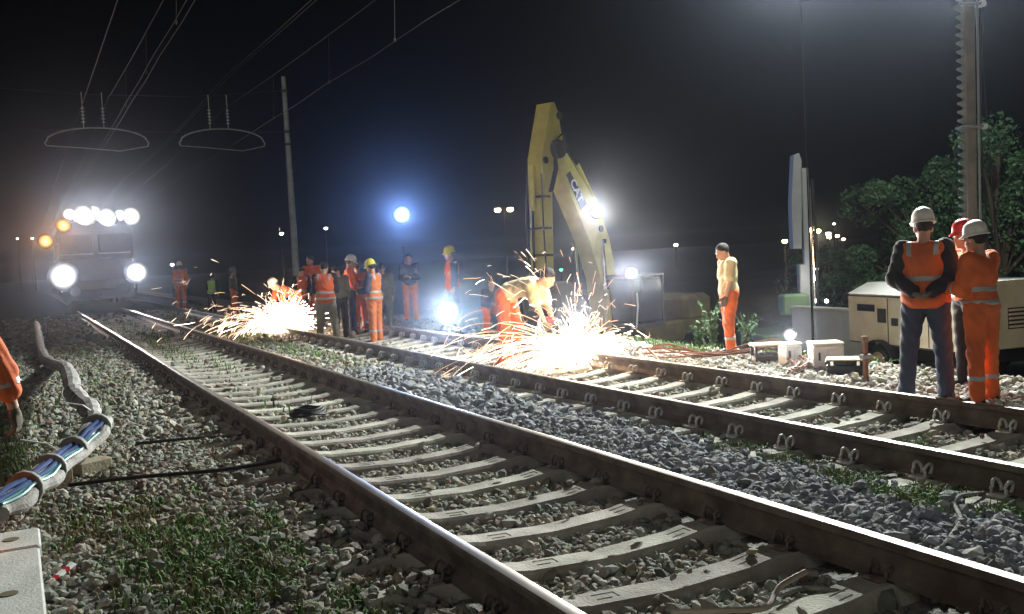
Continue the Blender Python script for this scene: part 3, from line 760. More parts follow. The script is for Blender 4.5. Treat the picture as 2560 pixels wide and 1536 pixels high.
        if vest:
            for sx in (-1, 1):
                sdf_obj('reflective_band', vb, M_refl, T, min(res, .012), k=.03, infl=.038, clips=[(up(sx*.115+.025, 0, 0), R2 @ np.array([1., 0, 0])), (up(sx*.115-.025, 0, 0), R2 @ np.array([-1., 0, 0])), (up(0, 0, .4), R2 @ np.array([0, 0, -1.])), (up(0, 0, .54), R2 @ np.array([0, 0, 1.]))])
    if hair is not None:
        sdf_obj('hair', [ell(hp(0, -.02, .035), (.083, .1, .098), Rh)], hair, T, min(res, .012), k=.02, clips=[(hp(0, .045, .05), Rh @ nrm((0, .75, -.66))), (hp(0, 0, -.06), Rh @ np.array([0, 0, -1.]))], wrinkle=.003)
    if helmet is not None:
        V = []; Fs = []; n = 20; prof = [(1.16, -.002, 1), (1.17, .004, 1), (1.02, .014, 0), (1., .03, 0), (.95, .07, 0), (.82, .105, 0), (.55, .132, 0), (.25, .144, 0), (.01, .147, 0)]
        for rr, zz, br in prof:
            for k_ in range(n):
                a = 2*math.pi*k_/n; fy = 1+(.22*max(0, math.sin(a))**2 if br else 0)
                V.append(hp(rr*.1*math.cos(a)*(1 if not br else .97), -.01+rr*.122*math.sin(a)*fy, .045+zz-(.012 if br and math.sin(a) > .5 else 0)+ (.006 if abs(math.cos(a)) < .2 and zz > .06 else 0)))
        for i in range(len(prof)-1):
            for k_ in range(n): Fs.append((i*n+k_, i*n+(k_+1) % n, (i+1)*n+(k_+1) % n, (i+1)*n+k_))
        Fs.append(tuple(range(n-1, -1, -1)))
        obj('helmet', mesh_data('helmet', V, Fs, helmet, True), T)
    for i in (0, 1):
        d_ = nrm(wr[i]-el[i]); g = hands[i]
        if g is None: continue
        inw = np.array([1. if i == 0 else -1., 0, 0])   # towards the body
        sd = np.array([0, 1., .0]) if abs(d_[1]) < .8 else np.array([0, 0, 1.])
        o = sdf_obj('hand' if g == 'skin' else 'glove', hand_prims(wr[i]-d_*.02, d_, sd, -inw, curl), M_skin if g == 'skin' else g, T, .0065 if res < .014 else .009, k=.008, infl=0 if g == 'skin' else .004)
    T['joints'] = 0
    del T['joints']
    return T, dict(wr=[Vector(w) for w in wr], el=[Vector(e) for e in el])
def face_angle(px, phi, py=800):
    """rotation so that a figure standing under pixel column px faces the camera (phi=0), image right (90), away (180), image left (-90)"""
    d = ray(px, py); d = np.array([d[0], d[1], 0]); d /= np.linalg.norm(d); rt = np.array([d[1], -d[0], 0])
    a = R_(phi); v = -d*math.cos(a)+rt*math.sin(a)
    return math.atan2(-v[0], v[1])
def stand(px, py_foot, py_top, zc=None, z=None, nominal=1.74):
    """ground position and size of a figure: feet at the pixel, height from its pixel height"""
    if zc is None: p = G(px, py_foot, z); zc = depth(p)
    else:
        p = A(px, py_foot, zc)
    g = float(hz(p.x, p.y)); hgt = (py_foot-py_top)*KD*zc/F + (p.z-g)
    return Vector((p.x, p.y, g)), hgt/nominal

W_STAND = dict()
BEHIND = [((-.30, -.22, -1), (.62, -.42, -.42)), ((.30, -.22, -1), (-.62, -.42, -.42))]
FOLDED = [((-.12, .22, -1), (.72, .62, .18)), ((.12, .22, -1), (-.72, .62, .1))]
HOLDFRONT = [((-.16, .2, -1), (.35, .85, -.1)), ((.16, .2, -1), (-.35, .85, -.05))]
APART = [((-.1, .0, -1), (-.06, -.0, -1)), ((.1, .0, -1), (.06, -.0, -1))]
HW, HB = 1.775, 1.715   # nominal heights with helmet / bare headed
# --- right-hand bystanders
p, s = stand(2238, 966, 492, z=-.05, nominal=HW)
person('man in orange vest and white helmet seen from behind, hands clasped behind his back', p, face_angle(2245, 172), s*.98, arms=BEHIND, legs=[((-.13, .0, -1), (-.08, -.03, -1)), ((.1, .05, -1), (.04, -.02, -1))], jacket=M_dark, vest=M_orange, trousers=M_navy, helmet=M_hwhite, hands=(M_glove, M_glove), res=.011, build=1.12, head=(.35, .1), lean=.03, bandz=(.2,))
p, s = stand(2378, 974, 533, z=-.05, nominal=HW)
person('man in full orange workwear and white helmet, arms held in front, rightmost in view', p, face_angle(2378, -122), s, arms=[((-.1, .25, -1), (.4, .85, .1)), ((.1, .2, -1), (-.45, .85, .15))], jacket=M_orange, trousers=M_orange, helmet=M_hwhite, hands=(M_glove, M_glove), res=.011, build=1.1, legband=1, head=(.0, .12), lean=.02)
p, s = stand(2345, 955, 530, zc=10.6, nominal=HW)
person('man in red helmet mostly hidden behind the rightmost orange worker', p, face_angle(2345, -60), s, arms=FOLDED, jacket=M_orange, trousers=M_dark, helmet=M_hred, res=.014, head=(.1, .1))
# --- bare-headed man in yellow shirt
p, s = stand(1768, 868, 585, zc=15.0, nominal=HB)
person('bare-headed man in yellow shirt and orange trousers standing, looking down to the left', p, face_angle(1762, -72), s, lean=.02, head=(.0, .5), jacket=M_yshirt, sleeves='short', trousers=M_orange, hands=(M_glove, M_gloveg), res=.012, build=1.14, belt=M_boot, legs=[((-.06, .13, -1), (-.02, -.04, -1)), ((.06, -.03, -1), (.03, -.12, -1))], arms=[((-.1, .12, -1), (.0, .35, -1)), ((.12, -.05, -1), (.0, .1, -1))], legband=1)
# --- main cutter
gp = G(1228, 882, -.04); gp.z = float(hz(gp.x, gp.y))
grinder, gj = person('man in yellow shirt bent double over the rail cutter throwing sparks', gp, face_angle(1270, 66), 1.12, lean=.95, spine=.5, head=(0, -.05), jacket=M_yshirt, sleeves='short', trousers=M_orange, hands=(M_glove, M_glove), res=.013, legs=[((-.12, .2, -1), (-.03, -.2, -1)), ((.12, .08, -1), (.04, -.12, -1))], arms=[((-.1, .25, -1), (.1, .35, -1)), ((.1, .35, -1), (-.1, .4, -1))], legband=1, curl=.9)
# --- crew on the left of the middle
p, s = stand(795, 826, 632, z=0, nominal=HB)
person('man in orange vest and khaki trousers with his back to the camera', p, face_angle(795, 172), s, jacket=M_dark, vest=M_orange2, trousers=M_khaki, arms=HOLDFRONT, legs=[((-.1, .0, -1), (-.06, -.0, -1)), ((.14, .02, -1), (.1, -.0, -1))], head=(-.2, .35), res=.014, build=1.08)
p, s = stand(826, 812, 640, zc=21.0, nominal=HB)
person('man in olive jacket half hidden right behind the khaki-trousered man', p, face_angle(826, -150), s, jacket=M_olive, trousers=M_dark, head=(.3, .5), res=.018)
p, s = stand(852, 812, 615, z=-.03, nominal=HW)
person('man in orange jacket, dark trousers and pale helmet, arms folded', p, face_angle(852, 95), s, jacket=M_orange2, trousers=M_navy, helmet=M_hwhite, arms=FOLDED, head=(.2, .3), res=.014, hands=(M_glove, M_glove))
p, s = stand(874, 806, 628, zc=22.0, nominal=HW)
person('man in orange with grey cap between the pale and yellow helmets', p, face_angle(874, -150), s, jacket=M_orange2, trousers=M_orange2, helmet=mat('cap_grey', (.16, .17, .2), .7), legband=2, res=.016)
p, s = stand(911, 828, 624, z=-.03, nominal=HW)
person('man in ochre overalls and yellow helmet turned to the left', p, face_angle(911, -120), s, jacket=M_navy, vest=M_ochre, trousers=M_ochre, helmet=M_hyel, arms=HOLDFRONT, legband=1, res=.014, head=(-.2, .3), build=1.05)
p, s = stand(932, 806, 634, zc=21.4, nominal=HB)
person('man in grey olive coat right behind the yellow helmet in ochre', p, face_angle(932, -165), s, jacket=M_olive, trousers=M_olive, res=.016, build=1.12, head=(0, .3))
p, s = stand(996, 778, 613, z=-.12, nominal=HB)
person('man in dark shirt and orange trousers facing the camera, arms crossed', p, face_angle(996, -12), s, jacket=M_dark, trousers=M_ochre, arms=FOLDED, res=.015, collar=M_yshirt, head=(.15, .15))
p, s = stand(1100, 796, 594, z=-.1, nominal=HW)
person('man in orange vest and yellow helmet standing in profile behind the bright work lamp', p, face_angle(1100, -75), s, jacket=M_navy, vest=M_orange2, trousers=M_navy, helmet=M_hyel, res=.014, head=(.1, .15), bands=False)
p, s = stand(1190, 800, 680, zc=20.5, nominal=1.3)
person('man crouching in dark jacket behind the main rail cutter', p, face_angle(1190, 20), s, jacket=M_dark, trousers=M_orange2, res=.016, lean=.5, legs=[((-.2, .9, -.35), (0, -.5, -1)), ((.2, .8, -.4), (0, -.5, -1))], arms=HOLDFRONT, head=(0, -.2))
# --- crew at the left cutter
person('man bent over the second rail cutter, orange clothes glowing behind the left sparks', Vector((5.75, 23.2, float(hz(5.75, 23.2)))), face_angle(735, -60), .98, lean=.85, spine=.35, jacket=M_orange2, trousers=M_orange2, helmet=M_hwhite, res=.016, legs=[((-.12, .35, -1), (-.03, -.3, -1)), ((.12, .25, -1), (.04, -.25, -1))], arms=[((-.1, .25, -1), (.1, .35, -1)), ((.1, .35, -1), (-.1, .4, -1))], curl=.9)
p, s = stand(733, 800, 645, zc=25.5, nominal=HB)
person('man in orange vest over dark shirt behind the left sparks', p, face_angle(733, 20), s, jacket=M_dark, vest=M_orange2, trousers=M_dark, res=.016, lean=.15, head=(.1, .4))
p, s = stand(762, 796, 618, zc=26.5, nominal=HB)
person('man in orange jacket with a head torch beside the vest wearers', p, face_angle(762, -30), s, jacket=M_orange2, trousers=M_orange2, res=.016, head=(-.2, .2))
# --- far left
p, s = stand(440, 748, 628, z=-.05, nominal=HW)
person('man in orange with white helmet standing far off near the train', p, face_angle(440, 170), s*.97, jacket=M_orange, trousers=M_orange, helmet=M_hwhite, res=.018, legband=1)
p, s = stand(514, 750, 664, zc=36.0, nominal=HB)
person('man in lime green vest far off beyond the left sparks', p, face_angle(514, 150), s, jacket=M_dark, vest=M_greenv, trousers=M_dark, res=.02, lean=.2)
p, s = stand(567, 755, 645, zc=33.5, nominal=HW)
person('far man in olive jacket and orange trousers left of the sparks', p, face_angle(567, 100), s, jacket=M_olive, trousers=M_orange, helmet=mat('cap_grey', (.16, .17, .2)), res=.018)
# --- cropped worker on the left edge
lp = Vector((-.44, 6.42, 0)); lp.z = float(hz(lp.x, lp.y))
person('worker in orange cropped by the left edge, only arm and gloved hand in view', lp, face_angle(0, 150), 1.02, jacket=M_orange, sleeves='half', trousers=M_orange, arms=[((-.12, .05, -1), (-.0, .1, -1)), ((.38, .12, -1), (.1, .2, -1))], hands=(M_glove, M_glove), res=.011, helmet=M_hwhite, lean=.12, build=1.08)

# ================================================================== LAMPS
def flood_head(parent, c, target, size=(.42, .12, .32), em=E_white, watt=800, col=(1, .97, .92), spot=110, name='lamp_head', r=.08, body=M_iron, lens=None, rnd=True):
    """a boxed floodlight: housing, glowing lens, bracket and its real light. c in world space"""
    c = Vector(c); d = (Vector(target)-c).normalized(); q = d.to_track_quat('Y', 'Z').to_matrix()
    inv = parent.matrix_world.inverted() if parent else Matrix.Identity(4)
    m = MB().box((0, -size[1]/2-.012, 0), size, bev=.015)
    for x in np.linspace(-size[0]*.35, size[0]*.35, 4): m.box((x, -size[1]-.035, 0), (.015, .05, size[2]*.8))
    if rnd:
        m = MB().lathe((0, -size[1]-.03, 0), [(size[2]*.3, 0), (size[2]*.47, size[1]*.6), (size[2]*.47, size[1]+.0)], 18, (0, 1, 0))
    o = m.build(name, body, parent)
    o.matrix_world = Matrix.Translation(c) @ q.to_4x4()
    l = MB().lathe((0, -.012, 0), [(.001, -.0)]+[(rr*size[2]*.47, zz) for rr, zz in ((1, 0), (1, .012), (.8, .03), (.4, .042), (.02, .046))], 18, (0, 1, 0))
    if lens == 'box':
        l = MB().box((0, .0, 0), (size[0]*.9, .03, size[2]*.85), bev=.012)
    lo = l.build('lens', em, o, True)
    li = lamp_light(name+'_light', c+d*.07, c+d*5, watt, col, spot, .5, min(r, .025) if rnd else r)
    li.parent = parent
    bpy.context.view_layer.update()
    if parent: li.matrix_parent_inverse = inv
    return o
def upd(): bpy.context.view_layer.update()

# floodlight mast on the right: toothed beam, clamps, cable; the lamp sits just above the picture
mb = Vector((15.6, 12.45, 0)); mb.z = float(hz(mb.x, mb.y))
t = thing('floodlight_mast', 'tall toothed mast rising behind the bystanders at the right', 'mast', mb); upd()
t.rotation_euler = (0, R_(.6), math.atan2(cr_[1], cr_[0])); upd()
top = 7.9
MB().box((0, 0, top/2), (.2, .16, top), bev=.02).build('beam', mat('mast_paint', (.24, .2, .16), .7, c2=(.15, .13, .11), nscale=3, detail=9), t)
m = MB(); z = 2.6
while z < top:
    m.add([(-.1, -.04, z), (-.2, -.04, z+.05), (-.2, -.04, z+.085), (-.1, -.04, z+.11), (-.1, .04, z), (-.2, .04, z+.05), (-.2, .04, z+.085), (-.1, .04, z+.11)], [(0, 1, 2, 3), (7, 6, 5, 4), (0, 4, 5, 1), (1, 5, 6, 2), (2, 6, 7, 3), (3, 7, 4, 0)]); z += .155
mr = m.build('tooth_rack', M_pole, t); mr['kind'] = 'stuff'
MB().tube([(.12, -.12, z) for z in np.linspace(.6, top, 12)], .025, 8).build('conduit', M_grey, t, True)
MB().tube([(.24+.05*math.sin(z), -.05, z) for z in np.linspace(.8, top, 18)], .014, 6).build('cable', M_black, t, True)
MB().tube([(.33+.1*math.sin(z*.7), -.02, z) for z in np.linspace(2, top, 18)], .012, 6).build('cable', M_black, t, True)
for z in (4.55, 6.75):
    MB().box((.0, 0, z), (.4, .28, .05), bev=.01).build('clamp', M_grey, t); MB().box((.24, -.04, z+.0), (.12, .16, .11), bev=.02).build('pulley_block', M_white, t)
MB().box((0, 0, .5), (.9, .7, 1.0), bev=.05).build('base_block', M_iron, t)
MB().box((-.12, -.1, 2.55), (.08, .1, .5), bev=.01).build('bracket', M_white, t)
MB().box((0, -.1, top), (1.3, .08, .08)).build('cross_arm', M_iron, t)
upd()
hd = t.matrix_world @ Vector((-.35, -.2, top+.25))
flood_head(t, hd, (5.5, 8, 0), (.6, .15, .45), E_white, FLOOD, (.95, 1, .97), 130, r=.22, rnd=False)
flood_head(t, hd+Vector((.5, .5, .05)), (21, 24, 1), (.5, .15, .4), E_white, 1500, (.95, 1, .95), 120, r=.2)

# main floodlight on a thin pole beside the drilling rig, lamp above the picture
lb = A(1957, 640, 17.2); lb.z = float(hz(lb.x, lb.y))
t = thing('light_tower', 'thin dark pole of the main light tower beside the drilling rig', 'light tower', lb); upd()
MB().tube([(0, 0, 0), (0, 0, 3.0), (0, 0, 8.4)], [.03, .012, .006], 8).build('pole', M_matt, t, True)
for a in (0, 2.1, 4.2): MB().tube([(0, 0, .6), (math.cos(a)*.7, math.sin(a)*.7, 0)], .025, 6).build('leg', M_iron, t)
MB().box((0, 0, 8.35), (1.0, .06, .06), rot=.5).build('cross_arm', M_iron, t)
upd()
flood_head(t, lb+Vector((-.15, -.2, 8.3)), (4.0, 7.5, 0), (.6, .15, .45), E_white, FLOODB, (.95, 1, .96), 140, r=.2)

# blue-white light tower far behind
bp = Vector((16.69, 45.51, 0)); bp.z = float(hz(bp.x, bp.y))
t = thing('light_tower', 'light tower far behind with a dazzling blue white lamp', 'light tower', bp); upd()
MB().tube([(0, 0, 0), (0, 0, 3.9)], [.06, .04], 8).build('pole', M_iron, t, True)
for a in (0, 2.1, 4.2): MB().tube([(0, 0, .5), (math.cos(a)*.8, math.sin(a)*.8, 0)], .03, 6).build('leg', M_iron, t)
flood_head(t, (16.69, 45.3, 3.73), (0, 0, 1.6), (1., .2, 1.), E_cool, BLUEW, (.3, .5, 1), 60, r=.3)
# strong work lamp standing behind the sparks
wp = Vector((8.05, 19.3, 0)); wp.z = float(hz(wp.x, wp.y))
t = thing('work_lamp', 'blazing cool white work lamp on a tripod between the two cutting crews', 'work lamp', wp); upd()
for a in (.3, 2.4, 4.5): MB().tube([(0, 0, .42), (math.cos(a)*.3, math.sin(a)*.3, 0)], .014, 6).build('leg', M_iron, t)
flood_head(t, (wp.x-.1, wp.y-.15, .44), (.5, 1, 1.5), (.6, .12, .62), E_cool, 4200, (.8, .9, 1), 100, r=.12)
# lamp by the excavator bucket
wp = A(1395, 800, 18.2); wp.z = float(hz(wp.x, wp.y))
t = thing('work_lamp', 'white work lamp low on the ground right of the bent cutter, before the bucket', 'work lamp', wp); upd()
for a in (.3, 2.4, 4.5): MB().tube([(0, 0, .36), (math.cos(a)*.25, math.sin(a)*.25, 0)], .014, 6).build('leg', M_iron, t)
flood_head(t, A(1395, 775, 18.1), (1, 2, 1.5), (.42, .1, .42), E_white, 1800, (1, .93, .85), 80, r=.1)
# small lamp on the white boxes at the right
LB = A(1909, 810, 13.35)
t = thing('work_lamp', 'small glaring lamp set on top of the white cabinets at the right', 'work lamp', (LB.x, LB.y, LB.z-.2)); upd()
MB().tube([(0, 0, .0), (0, 0, .14)], .015, 6).build('stem', M_iron, t)
flood_head(t, LB, (1, 1.5, 1.6), (.2, .08, .2), E_white, 500, (1, .95, .88), 100, r=.07)

# ================================================================== WORK TRAIN
tp0 = Vector((2.66, 42.5, 0))
t = thing('work_train', 'dark maintenance train with blazing headlights on the near track', 'train', tp0); upd()
MB().box((0, 5, 1.55), (2.9, 10, 1.5), bev=.08).build('body', M_train, t)
MB().prism([(-1.42, 2.3), (1.42, 2.3), (1.4, 3.3), (1.15, 3.75), (-1.15, 3.75), (-1.4, 3.3)], .15, 3.2).build('cab', M_train, t)
for x in (-.7, .7):
    w_ = MB().box((x, .13, 2.85), (1.15, .06, .75), bev=.02).build('cab_window', M_glass, t)
    MB().box((x, .1, 2.46), (1.2, .05, .05)).build('window_frame', M_grey, w_)
    MB().tube([(x+.2, .07, 2.5), (x-.1, .07, 3.05)], .012, 5).build('wiper', M_black, w_)
MB().box((0, .04, 1.2), (2.7, .12, .35), bev=.02).build('warning_stripe', M_trainy, t)
MB().box((0, -.05, .82), (2.7, .25, .4), bev=.03).build('buffer_beam', M_iron, t)
for x in (-.88, .88):
    MB().lathe((x, -.2, 1.0), [(.09, 0), (.09, .32), (.22, .33), (.24, .36), (.2, .39)], 16, (0, -1, 0)).build('buffer', M_iron, t, True)
MB().box((0, -.25, .85), (.16, .3, .22), bev=.03).build('coupler', M_iron, t)
MB().prism([(-1.3, .12), (1.3, .12), (1.1, .5), (-1.1, .5)], -.2, -.05).build('rail_guard', M_trainy, t)
for x in (-.825, .825):
    for y in (1.6, 3.6, 7.5): MB().lathe((x-.06, y, .62), [(.42, 0), (.42, .1), (.45, .1), (.45, .13)], 20, (1, 0, 0)).build('wheel', M_iron, t, True)
for x in (-1.35, 1.35): MB().tube([(x, -.02, 1.0), (x, -.06, 1.6), (x, -.02, 2.2)], .02, 6).build('handrail', M_white, t, True)
MB().box((0, .3, 3.86), (2.4, .14, .12), bev=.02).build('light_bar', M_iron, t)
upd()
for x, sz in ((-1.25, 1.25), (1.45, 1.0)):
    flood_head(t, tp0+Vector((x, -.1, 1.62)), tp0+Vector((x*.3-1.2, -40, 1.0)), (sz, .2, sz*1.0), E_white, TRAINW, (.95, .97, 1), 46, name='headlight', r=.25)
for x, z, sz in ((-.85, 4.05, .6), (-.35, 3.95, 1.05), (.0, 4.08, .7), (.5, 3.86, .95), (1.0, 3.95, .6), (1.42, 3.9, .9)):
    flood_head(t, tp0+Vector((x, .15, z)), tp0+Vector((x-1.4, -40, 1.5)), (sz, .18, sz), E_white, TRAINW*.6*sz, (1, .97, .93), 40, name='roof_lamp', r=.2)
MB().box((-1.55, .1, 2.9), (.5, .06, .06)).build('lamp_bracket', M_iron, t)
for x, z in ((-1.1, 3.62), (-1.78, 3.02)):
    flood_head(t, tp0+Vector((x, .05, z)), tp0+Vector((x-1.4, -40, 1.4)), (.6, .14, .65), E_orange, TRAINW*.6, (1, .42, .1), 50, name='amber_lamp', r=.15)

# ================================================================== EXCAVATOR
eb = A(1512, 800, 24.6); eb.z = float(hz(eb.x, eb.y))-.02
fd = -np.array([ray(1520, 700)[0], ray(1520, 700)[1]]); fd /= np.linalg.norm(fd); rt = np.array([-fd[1], fd[0]])  # rt: image-left when facing the camera
ang = R_(36)
dirv = fd*math.cos(ang) + np.array([fd[1], -fd[0]])*math.sin(ang)*1.0
# image left = -camera right
cr2 = np.array([cr_[0], cr_[1]]); cr2 /= np.linalg.norm(cr2)
dirv = fd*math.cos(ang) - cr2*math.sin(ang)
erz = math.atan2(dirv[1], dirv[0])
t = thing('excavator', 'yellow tracked excavator with raised boom beyond the bent cutter', 'excavator', eb, erz); upd()
EX = t
M_catd = mat('dull_yellow', (.16, .125, .04), .8, c2=(.09, .075, .04), nscale=3, bump=.2, detail=8)  # darker yellow for deck, counterweight and engine hood
# local frame: +x forward along the boom, z up, y left
cr_z = R_(28)
Mc = Matrix.Rotation(cr_z, 3, 'Z')
for sy in (-1, 1):
    pf = [(-1.75, .35), (-1.55, .08), (-1.3, 0), (1.3, 0), (1.55, .08), (1.75, .35), (1.7, .6), (1.45, .75), (-1.45, .75), (-1.7, .6)]
    tr = MB().prism(pf, sy*1.1-.27, sy*1.1+.27, M=Mc).build('crawler_track', M_black, t)
    m = MB()
    for i in range(22):
        x = -1.6+i*.152; m.box(Mc @ Vector((x, sy*1.1, .77)), (.1, .58, .05), Mc)
    g_ = m.build('track_shoes', M_iron, tr); g_['kind'] = 'stuff'
    MB().box(Mc @ Vector((0, sy*.82, .4)), (2.4, .1, .3), Mc, bev=.03).build('track_frame', M_cat, tr)
MB().lathe((0, 0, .7), [(.7, 0), (.7, .3)], 20).build('slew_ring', M_iron, t)
MB().box((-.7, 0, 1.25), (3.3, 2.3, .5), bev=.05).build('deck', M_catd, t)
MB().box((-1.7, 0, 1.75), (1.3, 2.3, .7), bev=.12).build('counterweight', M_catd, t)
MB().box((-.7, -.75, 1.75), (1.2, .75, .6), bev=.06).build('engine_hood', M_catd, t)
ca = MB()
for x in (.05, 1.25):
    for y in (.35, 1.12): ca.box((x, y, 2.05), (.08, .08, 1.2))
ca.box((.65, .735, 2.68), (1.32, .88, .1), bev=.03).box((.65, .735, 1.5), (1.3, .86, .12))
cab = ca.build('cab_frame', M_iron, t)
for (c, d) in (((1.25, .735, 2.1), (.02, .68, 1.0)), ((.65, 1.13, 2.1), (1.1, .02, 1.0)), ((.65, .34, 2.1), (1.1, .02, 1.0)), ((.05, .735, 2.1), (.02, .68, .95))):
    MB().box(c, d).build('cab_pane', M_glass, cab)
MB().box((.4, .735, 1.9), (.5, .5, .15), bev=.05).box((.18, .735, 2.25), (.12, .48, .7), bev=.04).build('seat', M_black, cab)
MB().tube([(1.35, 1.2, 1.5), (1.4, 1.3, 2.0), (1.35, 1.25, 2.6)], .02, 6).build('handrail', M_white, t, True)
MB().box((1.42, 1.35, 2.5), (.06, .2, .35), bev=.02).build('mirror', M_black, t)
# boom: side profile, plates 0.5 wide
boomp = [(.68, 1.3), (.9, 1.25), (1.12, 1.7), (1.3, 2.7), (1.62, 3.5), (2.82, 5.45), (2.9, 5.68), (2.74, 5.84), (2.54, 5.76), (1.18, 4.3), (.86, 3.6), (.58, 2.4)]
MB().prism(boomp, -.22, .22).build('boom', M_cat, t)
for sy in (-1, 1):
    MB().prism([(.7, 1.15), (1.1, 1.1), (1.15, 1.6), (.8, 1.7)], sy*.36-.04, sy*.36+.04).build('boom_bracket', M_cat, t)
    MB().tube([(1.3, sy*.4, 1.2), (1.36, sy*.4, 2.4)], .085, 10).build('boom_cylinder', M_cat, t, True)
    MB().tube([(1.36, sy*.4, 2.4), (1.42, sy*.4, 3.6)], .045, 10).build('boom_rod', M_chrome, t, True)
MB().tube([(.95, 0, 4.25), (1.75, 0, 5.35)], .09, 10).build('stick_cylinder', M_cat, t, True)
MB().tube([(1.75, 0, 5.35), (2.62, 0, 6.3)], .045, 10).build('stick_rod', M_chrome, t, True)
MB().lathe((2.76, -.34, 5.66), [(.2, 0), (.22, .04), (.22, .64), (.2, .68)], 16, (0, 1, 0)).build('boom_pin', M_iron, t, True)
for k in range(4):
    MB().tube([(2.4, .2+.03*k, 5.6), (2.6+.03*k, .28+.03*k, 6.02), (2.95+.03*k, .3+.03*k, 5.8), (2.98, .29+.03*k, 5.2), (3.15, .25+.03*k, 4.7)], .022, 6).build('hydraulic_hose', M_black, t, True)
stickp = [(2.62, 6.5), (2.74, 6.72), (2.88, 6.7), (3.12, 6.0), (3.3, 5.45), (3.3, 5.0), (3.4, 2.75), (3.32, 2.5), (3.1, 2.52), (2.96, 4.9), (2.72, 5.25), (2.46, 5.7)]
MB().prism(stickp, -.2, .2).build('stick', M_cat, t)
MB().tube([(3.44, 0, 5.3), (3.46, 0, 4.3)], .075, 10).build('bucket_cylinder', M_cat, t, True)
MB().tube([(3.46, 0, 4.3), (3.5, 0, 3.0)], .04, 10).build('bucket_rod', M_chrome, t, True)
for sy in (-1, 1): MB().tube([(3.34, sy*.2, 5.1), (3.42, sy*.25, 4.0), (3.4, sy*.25, 2.9)], .02, 6).build('hydraulic_line', M_iron, t, True)
MB().box((3.42, 0, 2.75), (.4, .12, .5), bev=.03).build('bucket_link', M_iron, t)
for (u, zz, rr) in ((2.62, 6.42, .09), (3.3, 2.62, .1), (1.2, 3.85, .08), (.78, 1.55, .12), (3.2, 5.4, .08)):
    MB().lathe((u, -.25, zz), [(rr, 0), (rr, .03), (rr*.7, .03), (rr*.7, .47), (rr, .47), (rr, .5)], 14, (0, 1, 0)).build('pivot_pin', M_iron, t, True)
for sy in (-1, 1):
    MB().tube([(.75, sy*.12, 2.4), (1.0, sy*.13, 3.75), (1.35, sy*.13, 4.5), (2.45, sy*.13, 5.85)], .028, 7).build('hydraulic_line', M_iron, t, True)
    MB().prism([(1.15, 3.2), (1.5, 3.3), (1.35, 3.75), (1.02, 3.9)], sy*.222-.008, sy*.222+.008).build('weld_plate', M_cat, t)
for zz in (3.3, 3.9, 4.6): MB().box((3.24, 0, zz), (.34, .43, .05), bev=.006).build('hose_clamp', M_iron, t)
# bucket, curled inwards
bk = [(3.38, 2.65), (3.03, 2.70), (2.63, 2.50), (2.33, 2.10), (2.28, 1.65), (2.50, 1.35), (2.83, 1.27), (3.18, 1.40)]
bi = [(3.10, 1.53), (2.83, 1.43), (2.58, 1.49), (2.43, 1.71), (2.46, 2.07), (2.70, 2.39), (3.03, 2.57), (3.32, 2.55)]
bu = MB().prism(bk+bi, -.55, .55)
bu.prism(bk, -.56, -.52).prism(bk, .52, .56)
buo = bu.build('bucket', M_grey, t)
for k in range(5): MB().box((3.26, -.44+.22*k, 1.45), (.22, .09, .05), taper=.6).build('tooth', M_iron, buo)
# black plate with lettering on the boom side that faces the camera
bd = Vector((1.2, 0, 1.95)).normalized(); bn = Vector((-bd.z, 0, bd.x)); sgn = -1
def boompt(a, b_, y): return Vector((1.62, 0, 3.62)) + bd*a + bn*b_ + Vector((0, y, 0))
for sgn in (1, -1):
    m = MB(); q = [boompt(.75, .07, sgn*.223), boompt(1.7, .05, sgn*.223), boompt(1.7, .22, sgn*.223), boompt(.75, .34, sgn*.223)]
    q2 = [p_+Vector((0, sgn*.008, 0)) for p_ in q]
    m.add(q+q2, [(0, 1, 2, 3), (7, 6, 5, 4), (0, 4, 5, 1), (1, 5, 6, 2), (2, 6, 7, 3), (3, 7, 4, 0)])
    pl = m.build('name_plate', M_catblk, t)
    cu = bpy.data.curves.new('lettering', 'FONT'); cu.body = 'CAT'; cu.size = .3; cu.extrude = .004; cu.align_x = 'CENTER'; cu.align_y = 'CENTER'; cu.offset = .008
    co = bpy.data.objects.new('tmp_text', cu); COL.objects.link(co); upd()
    me = bpy.data.meshes.new_from_object(co.evaluated_get(bpy.context.evaluated_depsgraph_get())); bpy.data.objects.remove(co)
    me.materials.clear(); me.materials.append(M_white); me.name = 'lettering'
    lo = obj('lettering', me, pl)
    ex = -bd; ey = Vector((0, sgn, 0)).cross(ex)        # reading down along the boom
    ez = Vector((0, sgn, 0))
    if sgn < 0: ex, ey = -bd, ez.cross(-bd)
    lo.matrix_local = Matrix.Translation(boompt(1.2, .17, sgn*.234)) @ Matrix((ex, ey, ez)).transposed().to_4x4()
upd()
TW = EX.matrix_world
MB().box((1.25, .33, 3.55), (.08, .1, .1)).build('lamp_bracket', M_iron, t)
flood_head(t, A(1440, 513, depth(TW @ Vector((1.4, .4, 3.6)))-.1), (.5, 0, 1.5), (.34, .1, .34), E_white, 2200, (1, .92, .75), 60, name='boom_lamp', r=.1)
flood_head(t, TW @ Vector((1.35, 1.12, 2.78)), (1, 0, 1.5), (.36, .1, .36), E_white, 1900, (1, .96, .9), 60, name='cab_lamp', r=.1)

